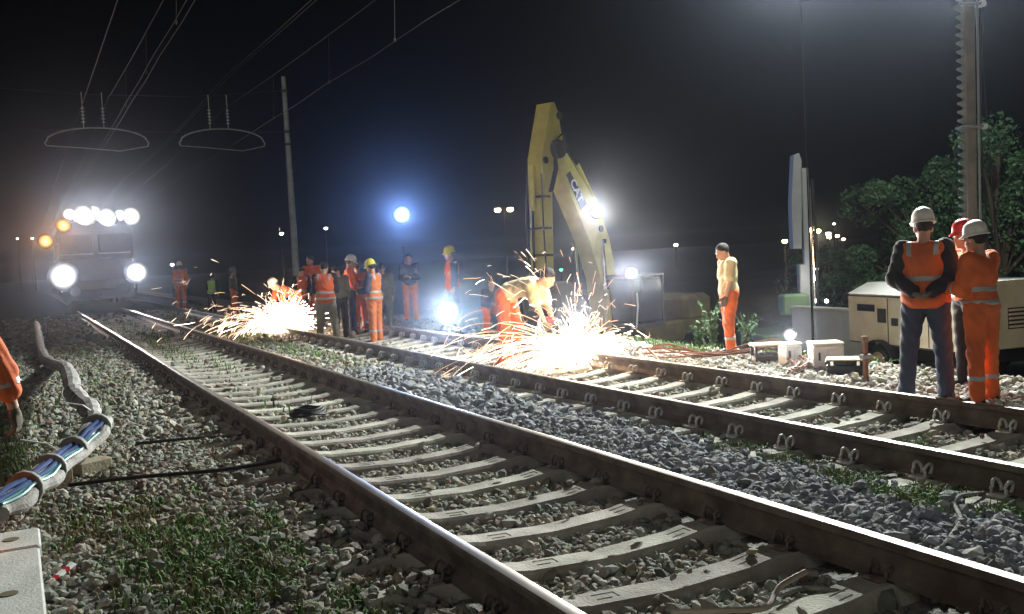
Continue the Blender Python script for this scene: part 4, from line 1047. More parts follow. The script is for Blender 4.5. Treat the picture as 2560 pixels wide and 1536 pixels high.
# ================================================================== DRILLING RIG, GREY WALL
rb = A(1946, 740, 26); rb.z = float(hz(rb.x, rb.y))
rrz = math.atan2(cr2[1], cr2[0])
t = thing('drilling_rig', 'drilling rig with grey leaning mast behind the grey barrier wall', 'drilling rig', rb, rrz); upd()
MB().box((-.2, .6, .5), (2.4, 2.6, .6), bev=.06).build('carrier', mat('rig_green', (.1, .17, .08), .6), t)
MB().box((.0, 0, 1.35), (.34, .3, 2.5), bev=.03).build('column', M_grey, t)
m = MB(); m.add([(-.3, -.1, 3.0), (-.08, -.1, 3.0), (-.0, -.1, 5.3), (-.06, -.1, 5.5), (-.2, -.1, 5.45), (-.3, -.1, 4.2), (-.3, .25, 3.0), (-.08, .25, 3.0), (-.0, .25, 5.3), (-.06, .25, 5.5), (-.2, .25, 5.45), (-.3, .25, 4.2)], [(0, 1, 2, 3, 4, 5), (11, 10, 9, 8, 7, 6)]+[(i, i+6, (i+1) % 6+6, (i+1) % 6) for i in range(6)])
m.build('mast_shield', M_grey, t)
MB().box((.06, -.05, 3.5), (.18, .2, 3.2), bev=.02).build('feed_beam', M_grey, t)
MB().tube([(.2, -.16, .0), (.2, -.16, 4.6)], .03, 8).build('drill_rod', M_chrome, t, True)
MB().tube([(.25, -.1, 4.8), (.32, -.1, 3.0), (.27, -.15, 1.9), (.3, -.1, .6)], .03, 8).build('hydraulic_hose', M_black, t, True)
MB().box((-.35, -.1, 1.55), (.7, .5, .55), bev=.05).build('control_box', mat('rig_green', (.1, .17, .08)), t)
MB().box((-.25, -.15, 1.15), (.35, .3, .18), bev=.03).build('rotary_head', M_grey, t)
MB().tube([(-.25, -.2, 0), (-.25, -.2, 1.1)], .03, 8).build('casing_pipe', M_grey, t, True)
upd()
for x, z in ((-.28, 1.0), (.32, .35), (.45, 1.6)):
    q = MB().sphere(Vector((x, -.32, z)), .05, 6).build('marker_lamp', E_far, t, True)
lamp_light('rig_light', t.matrix_world @ Vector((-.1, -.8, 2.2)), None, 30, (1, .95, .9), r=.05, parent=t)
wl, wr_ = Vector((15.36, 16.9, 0)), Vector((15.1, 14.0, 0))
wl = A(1918, 745, 22); wr_ = A(2110, 745, 19.6)
cwc = (wl+wr_)/2; L = (Vector((wr_.x, wr_.y, 0))-Vector((wl.x, wl.y, 0))); gz = -1.1
t = thing('barrier_wall', 'smooth blue grey barrier wall left of the tan compressor', 'wall', (cwc.x, cwc.y, gz), math.atan2(L.y, L.x)); hgt = wl.z-gz
for k in range(3):
    w3 = L.length/3; MB().box((-L.length/2+w3*(k+.5), 0, hgt/2), (w3-.012, .16, hgt), bev=.015).build('panel', M_wall, t)
MB().box((0, 0, hgt+.03), (L.length+.06, .24, .06), bev=.01).build('coping', M_slab, t)
MB().box((0, 0, .02), (L.length-.1, .1, hgt*1.8)).build('core', M_iron, t)

# ================================================================== COMPRESSOR TRAILER
N = A(2318, 850, 16.3); Lc = A(2050, 829, 19.1); N.z = Lc.z = 0
ax = (N-Lc); Lk = ax.length; ax.normalize(); crz = math.atan2(ax.y, ax.x); back = Vector((-ax.y, ax.x, 0))
if back.dot(Vector((fw[0], fw[1], 0))) < 0: back = -back
cz = -.45; cc = (N+Lc)/2 + back*1.35
gz = float(hz(cc.x, cc.y))
t = thing('compressor_trailer', 'tan towed compressor with a pale sloping hood behind the bystanders', 'compressor', (cc.x, cc.y, gz), crz); upd()
b0 = cz-gz; bh = .93; hw_ = 1.35; sY = -1 if (Matrix.Rotation(crz, 3, 'Z') @ Vector((0, 1, 0))).dot(back) > 0 else 1
MB().box((0, 0, b0+bh/2), (Lk, 2*hw_, bh), bev=.03).build('body', M_tan, t)
hd = MB(); z0 = b0+bh+.004; z1 = z0+.2
hd.add([(-Lk/2, -hw_, z0), (Lk/2, -hw_, z0), (Lk/2, hw_, z0), (-Lk/2, hw_, z0), (-Lk/2+.12, -hw_+.38, z1), (Lk/2, -hw_+.38, z1+.0), (Lk/2, hw_-.38, z1), (-Lk/2+.12, hw_-.38, z1)], [(3, 2, 1, 0), (4, 5, 6, 7), (0, 1, 5, 4), (1, 2, 6, 5), (2, 3, 7, 6), (3, 0, 4, 7)])
hd.build('hood', mat('hood_lit', (.74, .74, .68), .5), t)  # lamplight on the top put into a paler colour than the body
fy = sY*(hw_+.004)
MB().add([(Lk/2+.004, -hw_+.01, b0+.02), (Lk/2+.004, hw_-.01, b0+.02), (Lk/2+.004, hw_-.01, z0), (Lk/2+.004, hw_-.38, z1+.03), (Lk/2+.004, -hw_+.38, z1+.03), (Lk/2+.004, -hw_+.01, z0), (Lk/2+.02, -hw_+.01, b0+.02), (Lk/2+.02, hw_-.01, b0+.02), (Lk/2+.02, hw_-.01, z0), (Lk/2+.02, hw_-.38, z1+.03), (Lk/2+.02, -hw_+.38, z1+.03), (Lk/2+.02, -hw_+.01, z0)], [(0, 1, 2, 3, 4, 5), (11, 10, 9, 8, 7, 6)]+[(i, i+6, (i+1) % 6+6, (i+1) % 6) for i in range(6)]).build('end_panel', M_tan, t)
for yy in (.15, .75):
    v_ = MB().box((Lk/2+.026, sY*yy, b0+.52), (.012, .42, .36)).build('vent', M_iron, t)
    for k in range(5): MB().box((Lk/2+.036, sY*yy, b0+.38+.07*k), (.012, .4, .035)).build('slat', M_tan, v_)
MB().box((-Lk/2+.55, fy, b0+bh-.25), (.5, .012, .13)).build('badge', M_catblk, t)
MB().box((-Lk/2+1.0, fy, b0+.55), (.24, .014, .26), bev=.004).build('vent', M_iron, t)
MB().box((-Lk/2+1.35, fy, b0+.45), (.18, .014, .14), bev=.004).build('latch', M_iron, t)
MB().box((Lk/2-.75, fy, b0+.75), (.22, .014, .12), bev=.004).build('latch', M_iron, t)
MB().lathe((Lk/2-.5, fy, b0+.22), [(.09, -.01), (.09, .01)], 14, (0, 1, 0)).build('filler_cap', M_black, t)
for z in (.02, bh-.03): MB().box((0, fy-.0*sY, b0+z), (Lk-.1, .012, .02)).build('panel_seam', M_iron, t)
for x in (-.3, .75): MB().box((x, fy, b0+bh/2), (.015, .01, bh-.1)).build('panel_seam', M_iron, t)
MB().box((0, 0, b0-.13), (Lk-.25, 2.2, .24), bev=.02).build('chassis', M_black, t)
for x in (-Lk/2+.95,):
    for sy in (-1, 1):
        wo = MB().lathe((x, sy*(hw_-.02)-.1, .33), [(.2, 0), (.31, .01), (.33, .05), (.33, .16), (.31, .2), (.2, .21)], 24, (0, 1, 0)).build('wheel', M_black, t, True)
        MB().lathe((x, sy*(hw_-.02)-.11*(1 if sy > 0 else 1)-.005, .33), [(.19, 0), (.2, .02), (.2, .2), (.19, .225)], 20, (0, 1, 0)).build('rim', mat('rim_tan', (.3, .2, .12), .6), wo, True)
    m = MB()
    ar = [(x+.45*math.cos(a), .33+.42*math.sin(a)) for a in np.linspace(.15, 3.0, 12)]; ar2 = [(x+.4*math.cos(a), .33+.38*math.sin(a)) for a in np.linspace(3.0, .15, 12)]
    for sy in (-1, 1): MB().prism(ar+ar2, sy*(hw_-.02)-.14, sy*(hw_-.02)+.14).build('mudguard', M_black, t)
MB().tube([(-Lk/2+.2, 0, b0-.15), (-Lk/2-.9, 0, .45)], .05, 8).build('drawbar', M_black, t)
MB().tube([(Lk/2-.3, fy+sY*.1, b0-.1), (Lk/2-.1, fy+sY*.25, .3), (Lk/2+.3, fy+sY*.5, .05)], .05, 8).build('air_hose', M_black, t, True)
# ================================================================== CABINETS, CASE, STAKE
def cabinet(px, py, zc, size, label, m1=M_white, m2=M_cream, legs=False):
    p = G(px, py, -.14); g = float(hz(p.x, p.y))
    t = thing('cabinet', label, 'cabinet', (p.x, p.y, g), rrz+random.uniform(-.15, .15), 'pale cabinets under the small lamp')
    h = max(.3, p.z-g+size[2]*.0)+size[2]*.0
    H_ = size[2]
    MB().box((0, 0, H_/2), size, bev=.015).build('body', m1, t)
    MB().box((0, 0, H_+.02), (size[0]+.015, size[1]+.015, .03), bev=.008).build('top', m2, t)
    MB().box((size[0]*.2, -size[1]/2-.006, H_*.5), (size[0]*.45, .012, H_*.7), bev=.003).build('door', m1, t)
    MB().box((-size[0]*.3, -size[1]/2-.012, H_*.6), (.02, .03, .1)).build('handle', M_iron, t)
    return t
cabinet(1909, 893, 0, (.22, .3, .28), 'narrow pale cabinet directly under the small lamp')
cabinet(1995, 904, 0, (.38, .36, .33), 'wider pale cabinet left of the cream-lidded case')
p = G(1852, 886, -.14)
t = thing('steel_frame', 'low dark steel rack with a pale shelf left of the narrow cabinet', 'rack', (p.x, p.y, float(hz(p.x, p.y))), rrz)
for x in (-.17, .17):
    for y in (-.12, .12): MB().box((x, y, .13), (.035, .035, .26)).build('leg', M_iron, t)
MB().box((0, 0, .275), (.42, .32, .03), bev=.008).build('shelf', M_cream, t); MB().box((0, 0, .08), (.36, .26, .14), bev=.02).build('crate', M_iron, t)
p = G(2043, 916, -.12); p.z = float(hz(p.x, p.y))
t = thing('equipment_case', 'dark equipment case with a cream lid beside the far rail', 'case', p, rrz-.35)
MB().box((0, 0, .075), (.4, .28, .15), taper=1.08, bev=.02).build('body', M_black, t); MB().box((0, 0, .17), (.46, .33, .04), bev=.01).build('rim', M_black, t); MB().box((0, 0, .203), (.45, .32, .022), bev=.008).build('lid', M_cream, t)
for x in (-.15, .15): MB().box((x, -.172, .165), (.035, .016, .05)).build('latch', M_chrome, t)
p = G(2092, 932, -.1); p.z = float(hz(p.x, p.y))
t = thing('marker_stake', 'rusty metal stake with a clamp standing before the compressor wheel', 'stake', p)
MB().box((0, 0, .22), (.05, .05, .5), bev=.006).build('post', M_rhose, t); MB().box((-.02, -.02, .3), (.13, .08, .05), bev=.01).build('clamp', M_grey, t); MB().box((0, 0, .49), (.07, .06, .08), bev=.01).build('cap', M_wood, t)

# bundle of rusty hoses draped beyond the far rail
t = thing('hose_bundle', 'bundle of rust-red hoses looped along the shoulder by the standing man', 'hoses', G(1700, 870, -.1)); o0 = t.location
base = [(1545, 850, 14.2, .12), (1600, 852, 14., .3), (1680, 862, 13.8, .24), (1760, 858, 13.8, .26), (1830, 845, 13.8, .34), (1868, 850, 13.6, .3), (1895, 872, 12.9, .12), (1912, 890, 12.4, .04), (1880, 905, 11.8, .03)]
for k in range(6):
    pts = []
    for (x, y, zc, zz) in base:
        p = A(x, y, zc); g = float(hz(p.x, p.y)); j = .05
        pts.append(Vector((p.x+random.gauss(0, j)+.05*k, p.y+random.gauss(0, j), max(g+.025, p.z+random.gauss(0, .03)+.01*k)))-o0)
    fine = []
    for i in range(len(pts)-1):
        p0, p1, p2, p3 = pts[max(i-1, 0)], pts[i], pts[i+1], pts[min(i+2, len(pts)-1)]
        for u in np.linspace(0, 1, 6)[:-1]:
            fine.append(.5*((2*p1)+(p2-p0)*u+(2*p0-5*p1+4*p2-p3)*u*u+(3*p1-p0-3*p2+p3)*u**3))
    fine.append(pts[-1])
    MB().tube(fine, .0115, 7).build('hose', M_rhose, t, True)
def spline(pts, n=6):
    pts = [Vector(p) for p in pts]; fine = []
    for i in range(len(pts)-1):
        p0, p1, p2, p3 = pts[max(i-1, 0)], pts[i], pts[i+1], pts[min(i+2, len(pts)-1)]
        for u in np.linspace(0, 1, n+1)[:-1]:
            fine.append(.5*((2*p1)+(p2-p0)*u+(2*p0-5*p1+4*p2-p3)*u*u+(3*p1-p0-3*p2+p3)*u**3))
    fine.append(pts[-1]); return fine

# ================================================================== LEFT: CABLE BUNDLE, BLOCKS, SLABS, DEBRIS
pp = [(-30, 1235, .3), (30, 1200, .3), (90, 1160, .28), (150, 1110, .25), (205, 1065, .3), (238, 1025, .36), (232, 990, .4), (205, 965, .4), (188, 945, .38), (182, 915, .36), (165, 888, .3), (140, 878, .1), (118, 868, .08), (105, 840, .08), (98, 805, .12), (92, 780, .2)]
W = [G(x, y, z) for x, y, z in pp]
t = thing('cable_bundle', 'thick snaking bundle of pale conduits and blue cables at the left', 'cables', (W[5].x, W[5].y, float(hz(W[5].x, W[5].y)))); o0 = t.location
path = spline([p-o0 for p in W], 6)
def shifted(a, b_, i0=0, i1=None, wob=.0):
    q = path[i0:i1]; out = []
    for i, p in enumerate(q):
        d = (q[min(i+1, len(q)-1)]-q[max(i-1, 0)]).normalized(); s_ = d.cross(Vector((0, 0, 1))).normalized()
        out.append(p+s_*(a+wob*math.sin(i*.9+a*40))+Vector((0, 0, b_+wob*.6*math.cos(i*.7+b_*30))))
    return out
rr0 = [.062 if i < 40 else .07 for i in range(len(path))]
MB().tube(shifted(-.05, 0), [(.058+.03*min(1, max(0, (i-24)/14)))*random.uniform(.82, 1.2) for i in range(len(path))], 10).build('conduit', M_hose, t, True)
MB().tube(shifted(.06, -.03, 0, 34, .02), .045, 10).build('conduit', M_hose, t, True)
for k in range(3):
    MB().tube(shifted(-.02+.03*k, .055+.012*math.sin(k*2), 0, 31, .008), .016, 7).build('blue_cable', M_blue, t, True)
for k in range(2): MB().tube(shifted(.05+.03*k, .03, 0, 26, .01), .012, 6).build('teal_cable', mat('teal_cable', (.03, .16, .16), .5), t, True)
for i in (9, 15, 21, 29, 38, 48, 56):
    if i < len(path)-1:
        d = (path[i+1]-path[i-1]).normalized()
        rr2 = .115 if i < 31 else .075
        MB().lathe(path[i], [(rr2*.96, -.025), (rr2, -.02), (rr2, .02), (rr2*.96, .025)], 14, d).build('strap', mat('strap_grey', (.2, .22, .19), .7), t, True)
for i in (19, 33): 
    e = path[i]; MB().tube([e, e+Vector((-.12, -.05, .12)), e+Vector((-.3, .05, .16))], .006, 5).build('loose_wire', M_white, t, True)
p = G(215, 1175, -.03)
t = thing('timber_block', 'dark timber block propping up the cable bundle', 'block', G(115, 1190, -.05), .5); MB().box((0, 0, .1), (.32, .22, .2), bev=.012).build('timber', M_wood, t)
t = thing('concrete_block', 'pale rectangular block lying right of the cable bundle', 'block', G(222, 1150, -.04), .55); MB().box((0, 0, .07), (.3, .16, .14), bev=.012).build('block', mat('block_tan', (.33, .29, .2), .9, c2=(.25, .22, .16), bump=.4), t)
a_, b_ = G(165, 1172, .1), G(680, 1112, .08)
o = MB().tube(spline([a_, a_.lerp(b_, .3)+Vector((0, 0, .0)), a_.lerp(b_, .7)+Vector((0, 0, -.02)), b_]), .016, 8).build('black_rod', M_black, None, True); tag(o, 'long black cable lying across the ballast from the bundle to the rail', 'cable', 'black cables across the ballast')
a_, b_ = G(330, 1072, .06), G(590, 1052, .07)
o = MB().tube(spline([a_, a_.lerp(b_, .5)+Vector((0, 0, .01)), b_]), .014, 8).build('black_rod', M_black, None, True); tag(o, 'shorter black cable farther along the ballast near the left rail', 'cable', 'black cables across the ballast')
for (x0, y0, x1, y1, lb) in ((-.62, 6.38, -.02, 6.84, 'upper of two pale concrete trough covers at the lower left'), (-.62, 4.6, -.02, 6.34, 'lower pale concrete trough cover in the bottom left corner')):
    t = thing('trough_cover', lb, 'slab', ((x0+x1)/2, (y0+y1)/2, float(hz(-.3, 6))), .01, 'concrete trough covers')
    MB().box((0, 0, .05), (x1-x0, y1-y0, .12), bev=.012).build('slab', M_slab, t)
    MB().lathe((.14, -.0, .112), [(.045, -.01), (.045, .003)], 14).build('lifting_hole', mat('moss', (.13, .12, .06), .9), t)
p = G(152, 1395, -.02)
o = MB().box((0, 0, .02), (.22, .03, .02), taper=.8).box((-.06, 0, .02), (.03, .031, .021), mi=1).box((.03, 0, .02), (.03, .031, .021), mi=1).build('plastic_strip', [M_white, M_hred], None, loc=(p.x, p.y, float(hz(p.x, p.y))+.03), rot=(.1, -.2, .9)); tag(o, 'torn red and white plastic strip on the weeds at the lower left', 'litter')
# coil between the near rails, wires in the foreground
p = G(745, 1003, .02)
t = thing('cable_coil', 'black coil of cable lying between the near rails', 'coil', p)
for k in range(4):
    MB().tube([((.19-.015*k)*math.cos(a), (.17-.012*k)*math.sin(a), .02+.018*k+.01*math.sin(3*a+k)) for a in np.linspace(0, 6.2, 26)], .014, 6).build('loop', M_black, t, True)
def wire(px, r, m, label, name='loose_wire'):
    pts = []
    for x, y, z in px: q = G(x, y, z); pts.append(q)
    o = MB().tube(spline(pts), r, 7).build(name, m, None, True); return tag(o, label, 'wire')
wire([(2268, 1330, .02), (2300, 1290, .05), (2320, 1255, .07), (2308, 1225, .07), (2312, 1205, .1), (2325, 1195, .1), (2375, 1190, .06)], .011, M_hose, 'white curled wire end poking up between the two tracks')
wire([(1620, 1478, .02), (1760, 1474, .03), (1850, 1468, .05), (1872, 1435, .08), (1890, 1412, .11), (1948, 1380, .14)], .013, mat('wire_tan', (.4, .34, .28), .6), 'tan wire rising from the ballast near the bottom edge')
wire([(1880, 1437, .05), (1940, 1420, .04), (2010, 1425, .03), (2060, 1440, .02)], .011, M_hose, 'grey wire lying between two sleepers at the bottom')

# ================================================================== TREES, HILLS, FAR LIGHTS
def tree(p, h, rad, n, label, m=M_leaf, name='broadleaf_tree', ls=.11, squash=1.):
    t = thing(name, label, 'tree', p, 0, 'trees behind the site')
    tr = MB().tube([(0, 0, 0), (.05*h*.2, .03, h*.3), (-.03*h*.3, .05, h*.6), (0, 0, h*.85)], [.04*h*.5, .03*h*.5, .02*h*.5, .01*h], 8)
    lobes = []
    for k in range(26):
        a = random.uniform(0, 6.28); rr = rad*random.uniform(.1, .75); z = h*random.uniform(.16, .93)
        lobes.append(((math.cos(a)*rr, math.sin(a)*rr, z), rad*random.uniform(.14, .4)*(1.15-.5*z/h)))
        tr.tube([(0, 0, h*.3*random.uniform(.8, 1.3)), (math.cos(a)*rr*.5, math.sin(a)*rr*.5, z*.8), (math.cos(a)*rr, math.sin(a)*rr, z)], [.012*h, .008*h, .003*h], 5)
    tr.build('trunk', M_bark, t)
    k = rng.integers(0, len(lobes), n); c = np.array([l[0] for l in lobes])[k]; lr = np.array([l[1] for l in lobes])[k]
    d = rng.normal(0, 1, (n, 3)); d /= np.linalg.norm(d, axis=1)[:, None]
    B = c+d*(lr*rng.uniform(.45, 1.08, n)**.6)[:, None]*np.array([1, 1, .85*squash])
    B = B[B[:, 2] > .02*h]; n = len(B)
    q = rotm(n, .9); s_ = ls*rng.uniform(.35, 1.5, n)
    quad = np.array([(-.5, 0, 0), (0, -.28, .05), (.5, 0, 0), (0, .28, .05)])
    v = np.einsum('nij,nkj->nki', q, quad[None]*s_[:, None, None]) + B[:, None, :]
    f = (np.array([[0, 1, 2, 3]])+4*np.arange(n)[:, None])
    obj('crown', mesh_data('crown', v.reshape(-1, 3), f, m), t)
    return t
def tp(px, zc, h, rad, n, label, **k):
    p = A(px, 700, zc); p.z = float(hz(p.x, p.y))-.1
    return tree(p, h, rad, n, label, **k)
tp(2255, 27, 5.1, 2.5, 15000, 'dark leafy tree rising behind the vest wearer with the white helmet')
tp(2420, 25, 6.3, 3.0, 17000, 'tallest dark leafy tree at the right edge behind the toothed mast')
tp(2380, 30, 5.8, 2.8, 12000, 'dark tree between the two right-hand trees, further back')
tp(2540, 29, 6.4, 2.4, 4000, 'dark leafy tree cut off by the right edge')
tp(2135, 30, 3.1, 2.1, 9000, 'low bushy tree above the left end of the compressor')
tp(2030, 30, 2.6, 1.5, 3500, 'low bush right of the drilling rig mast')
tp(1985, 38, 3.6, 1.9, 3500, 'bush under the distant street lamps, lit orange')
tp(2150, 24, 2.4, 1.2, 3000, 'shrub directly behind the barrier wall')
# leafy weed by the standing man
for px, zc, hh, lb in ((1722, 15.6, .85, 'tall leafy weed left of the man in the yellow shirt'), (1806, 15.4, .6, 'leafy weed right of the man in the yellow shirt'), (1690, 16.2, .5, 'small leafy weed further left of the standing man')):
    p = A(px, 850, zc); p.z = float(hz(p.x, p.y)); t = thing('leafy_weed', lb, 'plant', p, random.uniform(0, 6), 'leafy weeds by the standing man')
    st = MB(); B = []
    for k in range(9):
        a = random.uniform(0, 6.28); L = hh*random.uniform(.6, 1.1); le = random.uniform(.1, .45)
        pts = [(math.cos(a)*le*L*u*u, math.sin(a)*le*L*u*u, L*u) for u in np.linspace(0, 1, 5)]
        st.tube(pts, [.008, .007, .006, .005, .003], 5)
        for _ in range(26):
            u = random.uniform(.2, 1); B.append((math.cos(a)*le*L*u*u+random.gauss(0, .03), math.sin(a)*le*L*u*u+random.gauss(0, .03), L*u+random.gauss(0, .02)))
    st.build('stems', M_grass, t); B = np.array(B); n = len(B); q = rotm(n, .7); s_ = .09*rng.uniform(.5, 1.2, n)
    quad = np.array([(-.5, 0, 0), (0, -.25, .06), (.5, 0, 0), (0, .25, .06)])
    v = np.einsum('nij,nkj->nki', q, quad[None]*s_[:, None, None])+B[:, None, :]
    obj('leaves', mesh_data('leaves', v.reshape(-1, 3), np.array([[0, 1, 2, 3]])+4*np.arange(n)[:, None], M_leaf), t)
def far_lamp(px, py, zc, r, em, label, arm=True, watt=0, col=(1, .8, .5), name='street_lamp', heads=1):
    p = A(px, py, zc); g = float(hz(p.x, p.y))
    t = thing(name, label, 'street lamp', (p.x, p.y, g), rrz, 'distant lights'); upd()
    h = p.z-g
    MB().tube([(0, 0, 0), (0, 0, h+.05)], [.09, .05], 6).build('pole', M_iron, t, True)
    for k in range(heads):
        dx = 0 if heads == 1 else (-1 if k == 0 else 1)*r*2.2
        hdm = MB().box((dx, 0, h+r*.9), (r*2.4, r*2, r*.6), bev=r*.1).build('lamp_hood', M_iron, t)
        MB().sphere((dx, -r*.1, h), r, 6, sc_=(1.15, 1, .85)).build('lamp_globe', em, hdm, True)
    if heads > 1: MB().box((0, 0, h+r*.6), (r*5.5, .08, .08)).build('cross_arm', M_iron, t)
    if watt: lamp_light('street_light', p+Vector((0, -.5, -.3)), None, watt, col, r=.2, parent=t)
    return t
far_lamp(680, 565, 120, .22, E_far, 'distant white street lamp just left of the catenary mast')
far_lamp(787, 552, 120, .2, E_far, 'distant white street lamp right of the catenary mast')
far_lamp(1217, 507, 110, .32, E_farw, 'distant twin-headed lamp mast left of the excavator stick', heads=2)
far_lamp(1632, 592, 110, .2, E_farw, 'single distant lamp right of the excavator cab')
far_lamp(1385, 601, 100, .14, E_farw, 'faint distant lamp between the excavator stick and boom, lower one')
far_lamp(1396, 590, 110, .12, E_farw, 'faint distant lamp between the excavator stick and boom, upper one')
far_lamp(1895, 583, 60, .15, E_farw, 'distant lamp left of the drilling rig mast')
for i, (x, y, w_) in enumerate(((1957, 556, 90), (1975, 558, 0), (2000, 565, 0), (2002, 573, 0), (2022, 570, 0), (2037, 578, 0))):
    far_lamp(x, y, 55+3*i, .17-.012*i, E_farw, f'warm street lamp, {ORD[i]} from the left in the row right of the drilling rig', watt=w_*4)
far_lamp(2014, 541, 75, .09, E_far, 'small white lamp on a tall pole above the row of warm street lamps')
far_lamp(1971, 650, 34, .085, E_white, 'bright white lamp low right of the drilling rig')
far_lamp(42, 577, 120, .12, E_far, 'faint distant lamp left of the work train, right one of two')
far_lamp(78, 576, 120, .12, E_far, 'faint distant lamp just left of the orange beacon')
far_lamp(1088, 672, 60, .07, E_green, 'tiny green signal light left of the profile worker', name='signal_light')
far_lamp(1355, 652, 60, .1, E_green, 'green signal light beside the excavator stick', name='signal_light')
far_lamp(416, 640, 52, .08, E_far, 'small pale lamp above the far worker near the train', name='signal_light')
p = A(1662, 826, 24); g = float(hz(p.x, p.y))
t = thing('site_vehicle', 'low dark site vehicle with two small red tail lights left of the standing man', 'vehicle', (p.x+.3, p.y+1.0, g), rrz)
MB().box((0, 0, .5), (1.7, 3.2, .5), bev=.08).build('body', M_dark, t); MB().box((0, .3, .95), (1.5, 1.8, .5), taper=.85, bev=.08).build('cabin', M_glass, t)
for x in (-.7, .7):
    for y in (-1., 1.): MB().lathe((x-.1, y, .28), [(.2, 0), (.28, .02), (.28, .18), (.2, .2)], 16, (1, 0, 0)).build('wheel', M_black, t, True)
for x in (-.5, -.32): MB().sphere((x, -1.62, .42), .05, 6).build('tail_light', E_red, t, True)

# ================================================================== RAIL CUTTERS AND SPARKS
def cutter(p, rz, label):
    t = thing('rail_cutter', label, 'rail saw', p, rz)
    MB().box((0, .28, .42), (.26, .36, .24), bev=.04).build('engine', M_hred, t)
    MB().box((0, .02, .33), (.06, .5, .07), bev=.015).build('arm', M_grey, t)
    MB().lathe((-.035, -.16, .3), [(.03, -.003), (.17, -.003), (.17, .003), (.03, .003)], 24, (1, 0, 0)).build('abrasive_disc', M_iron, t)
    MB().tube([(.05+.22*0, -.16+.2*math.cos(a), .3+.2*math.sin(a)) for a in np.linspace(.2, 2.9, 10)], .03, 8).build('disc_guard', M_iron, t, True)
    MB().box((0, 0, .12), (.14, .2, .22), bev=.02).build('rail_clamp', M_iron, t)
    for s in (-1, 1): MB().tube([(s*.05, .3, .52), (s*.22, .36, .66), (s*.25, .5, .64)], .014, 6).build('handle', M_black, t, True)
    return t
cutter(Vector((XR2, 12.55, .1)), R_(-20), 'abrasive rail cutter hidden in the white glow of the main sparks')
cutter(Vector((XL2, 22.3, .1)), R_(60), 'abrasive rail cutter in the glow of the left sparks')
def sparks(o, fans, core, label, thick):
    """glowing steel particles as thin curved slivers along their ballistic paths"""
    V = []; Fs = []; mi = []
    o = np.array(o); g = np.array([0, 0, -9.8])
    def sliver(pts, r, m):
        b = len(V); n = len(pts)
        for i, p in enumerate(pts):
            d = pts[min(i+1, n-1)]-pts[max(i-1, 0)]; d = d/(np.linalg.norm(d)+1e-9)
            s_ = np.cross(d, [.3, .2, 1.]); s_ /= np.linalg.norm(s_)+1e-9; u_ = np.cross(d, s_)
            k = .3+.7*(i/(n-1))**.7 if i < n-1 else .75
            for a in (0, 2.094, 4.189): V.append(p+(s_*math.cos(a)+u_*math.sin(a))*r*k)
        for l in range(n-1):
            for i in range(3): Fs.append((b+l*3+i, b+l*3+(i+1) % 3, b+l*3+3+(i+1) % 3)); Fs.append((b+l*3+i, b+l*3+3+(i+1) % 3, b+l*3+3+i)); mi.extend([m, m])
        e = b+3*(n-1); Fs.append((b+2, b+1, b)); Fs.append((e, e+1, e+2)); mi.extend([m, m])
    for n, d, spread, v0, v1, t0, t1, dt in fans:
        d = nrm(d)
        for _ in range(n):
            v = nrm(d+rng.normal(0, 1, 3)*np.array(spread))*rng.uniform(v0, v1)
            t_ = rng.uniform(t0, t1); e = dt*rng.uniform(.35, 1.4)
            P = lambda q: o+v*q*(1-.9*q)+.5*g*q*q
            pts = [P(t_+e*k) for k in (0, .2, .4, .6, .8, 1)]
            if min(p[2] for p in pts) < hz(pts[-1][0], pts[-1][1])+.01: continue
            if rng.random() < .35:
                kk = rng.normal(0, .022, 3)
                for j in (3, 4, 5): pts[j] = pts[j]+kk*(j-2)
            c = pts[-1]
            sliver(pts, thick*rng.uniform(.45, 1.15), 2 if rng.random() < .18 else int(rng.random() < .6))
            if rng.random() < .1:
                for _k in range(3): sliver([c, c+v*.006+rng.normal(0, .02, 3), c+v*.012+rng.normal(0, .05, 3)], thick*.45, 0)
    n, r3 = core
    for _ in range(n):
        q = rng.normal(0, 1, 3); p = o+q*np.array(r3)*.5; p[2] = max(p[2], o[2]-.2); d = nrm(p-o+1e-6)*rng.uniform(.03, .1)
        sliver([p, p+d*.5, p+d], thick*1.5, 2)
    ob = obj('spark_shower', mesh_data('spark_shower', V, Fs, [E_spark, E_sparkp, E_sparkw], False, mi)); return tag(ob, label, 'sparks', kind='stuff')
ir = np.array([cr_[0], cr_[1], 0]); fr_ = np.array([fw[0], fw[1], 0]); upz = np.array([0, 0, 1.])
c1 = np.array([XR2-.1, 11.6, .26])
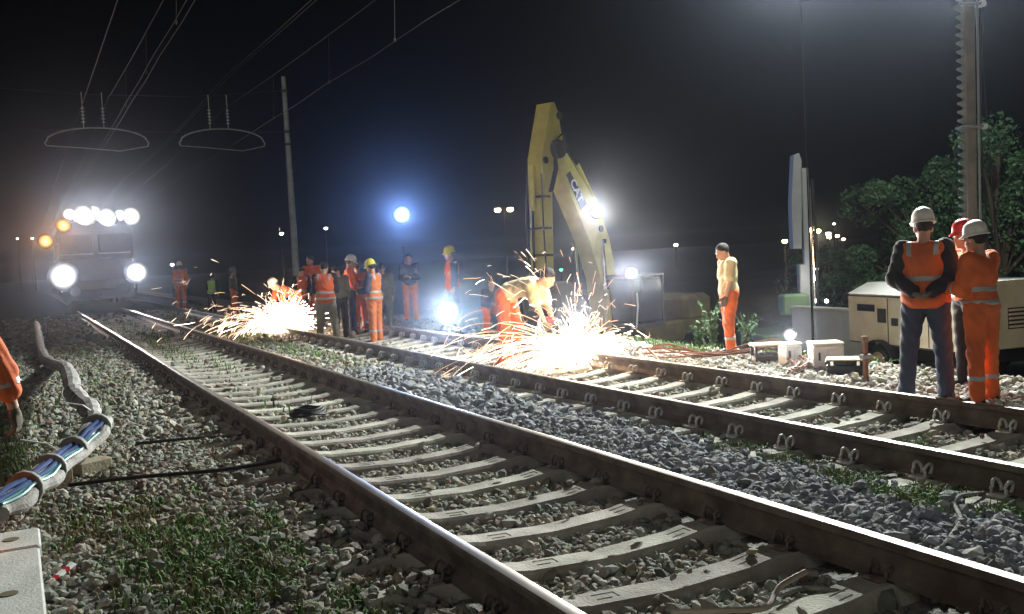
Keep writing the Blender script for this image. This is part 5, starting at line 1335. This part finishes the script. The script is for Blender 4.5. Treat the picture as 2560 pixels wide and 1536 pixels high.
sparks(c1, [(170, -ir*1.+upz*.25-fr_*.3, (.2, .25, .2), 3.5, 9, .02, .28, .1), (90, -ir*.9-upz*.02-fr_*.5, (.25, .25, .1), 3, 7, .02, .22, .1), (120, upz*1.+ir*.1, (.4, .3, .25), 2.5, 6, .02, .3, .06), (100, ir*1+upz*.55, (.3, .3, .25), 2., 5.0, .04, .35, .05), (70, -ir*.45+upz*1.1, (.4, .3, .2), 5, 9.5, .08, .4, .05), (130, -ir*.4+upz*.4, (.5, .5, .35), 2, 5, .01, .14, .03)], (1100, (.42, .4, .2)), 'large shower of orange white sparks from the main rail cutter', .0062)
c2_ = np.array([XL2+.05, 22.1, .36])
sparks(c2_, [(210, -ir*1.+upz*.25, (.2, .3, .22), 3.5, 9, .02, .34, .075), (90, upz+ir*.1, (.35, .3, .2), 3, 6.5, .02, .28, .045), (22, -ir*1.+upz*.6, (.3, .3, .2), 9, 13, .1, .45, .04), (40, ir*.8+upz*.25, (.3, .3, .2), 2, 4.5, .02, .2, .04), (250, -ir*.5+upz*.4, (.5, .5, .35), 2, 5, .01, .18, .03)], (1500, (.55, .45, .32)), 'shower of sparks from the second rail cutter by the group at left', .0085)
lamp_light('spark_light', c1+np.array([0, -.1, .3]), None, 260, (1, .62, .35), r=.25)
lamp_light('spark_light', c2_+np.array([0, -.1, .35]), None, 300, (1, .62, .35), r=.3)

# ================================================================== HAZE
hb = MB().box((50, 320, 4), (960, 800, 14.6)).build('haze', [], None)
hb.data.materials.clear()
m = bpy.data.materials.new('haze_air'); m.use_nodes = True; tn = m.node_tree; tn.nodes.clear()
pv = tn.nodes.new('ShaderNodeVolumePrincipled'); pv.inputs['Color'].default_value = (.72, .8, 1, 1); pv.inputs['Density'].default_value = HAZE; pv.inputs['Anisotropy'].default_value = .95
oo = tn.nodes.new('ShaderNodeOutputMaterial'); tn.links.new(pv.outputs[0], oo.inputs['Volume']); hb.data.materials.append(m)
tag(hb, 'thin night haze and grinding dust over the whole site', 'haze', kind='stuff')
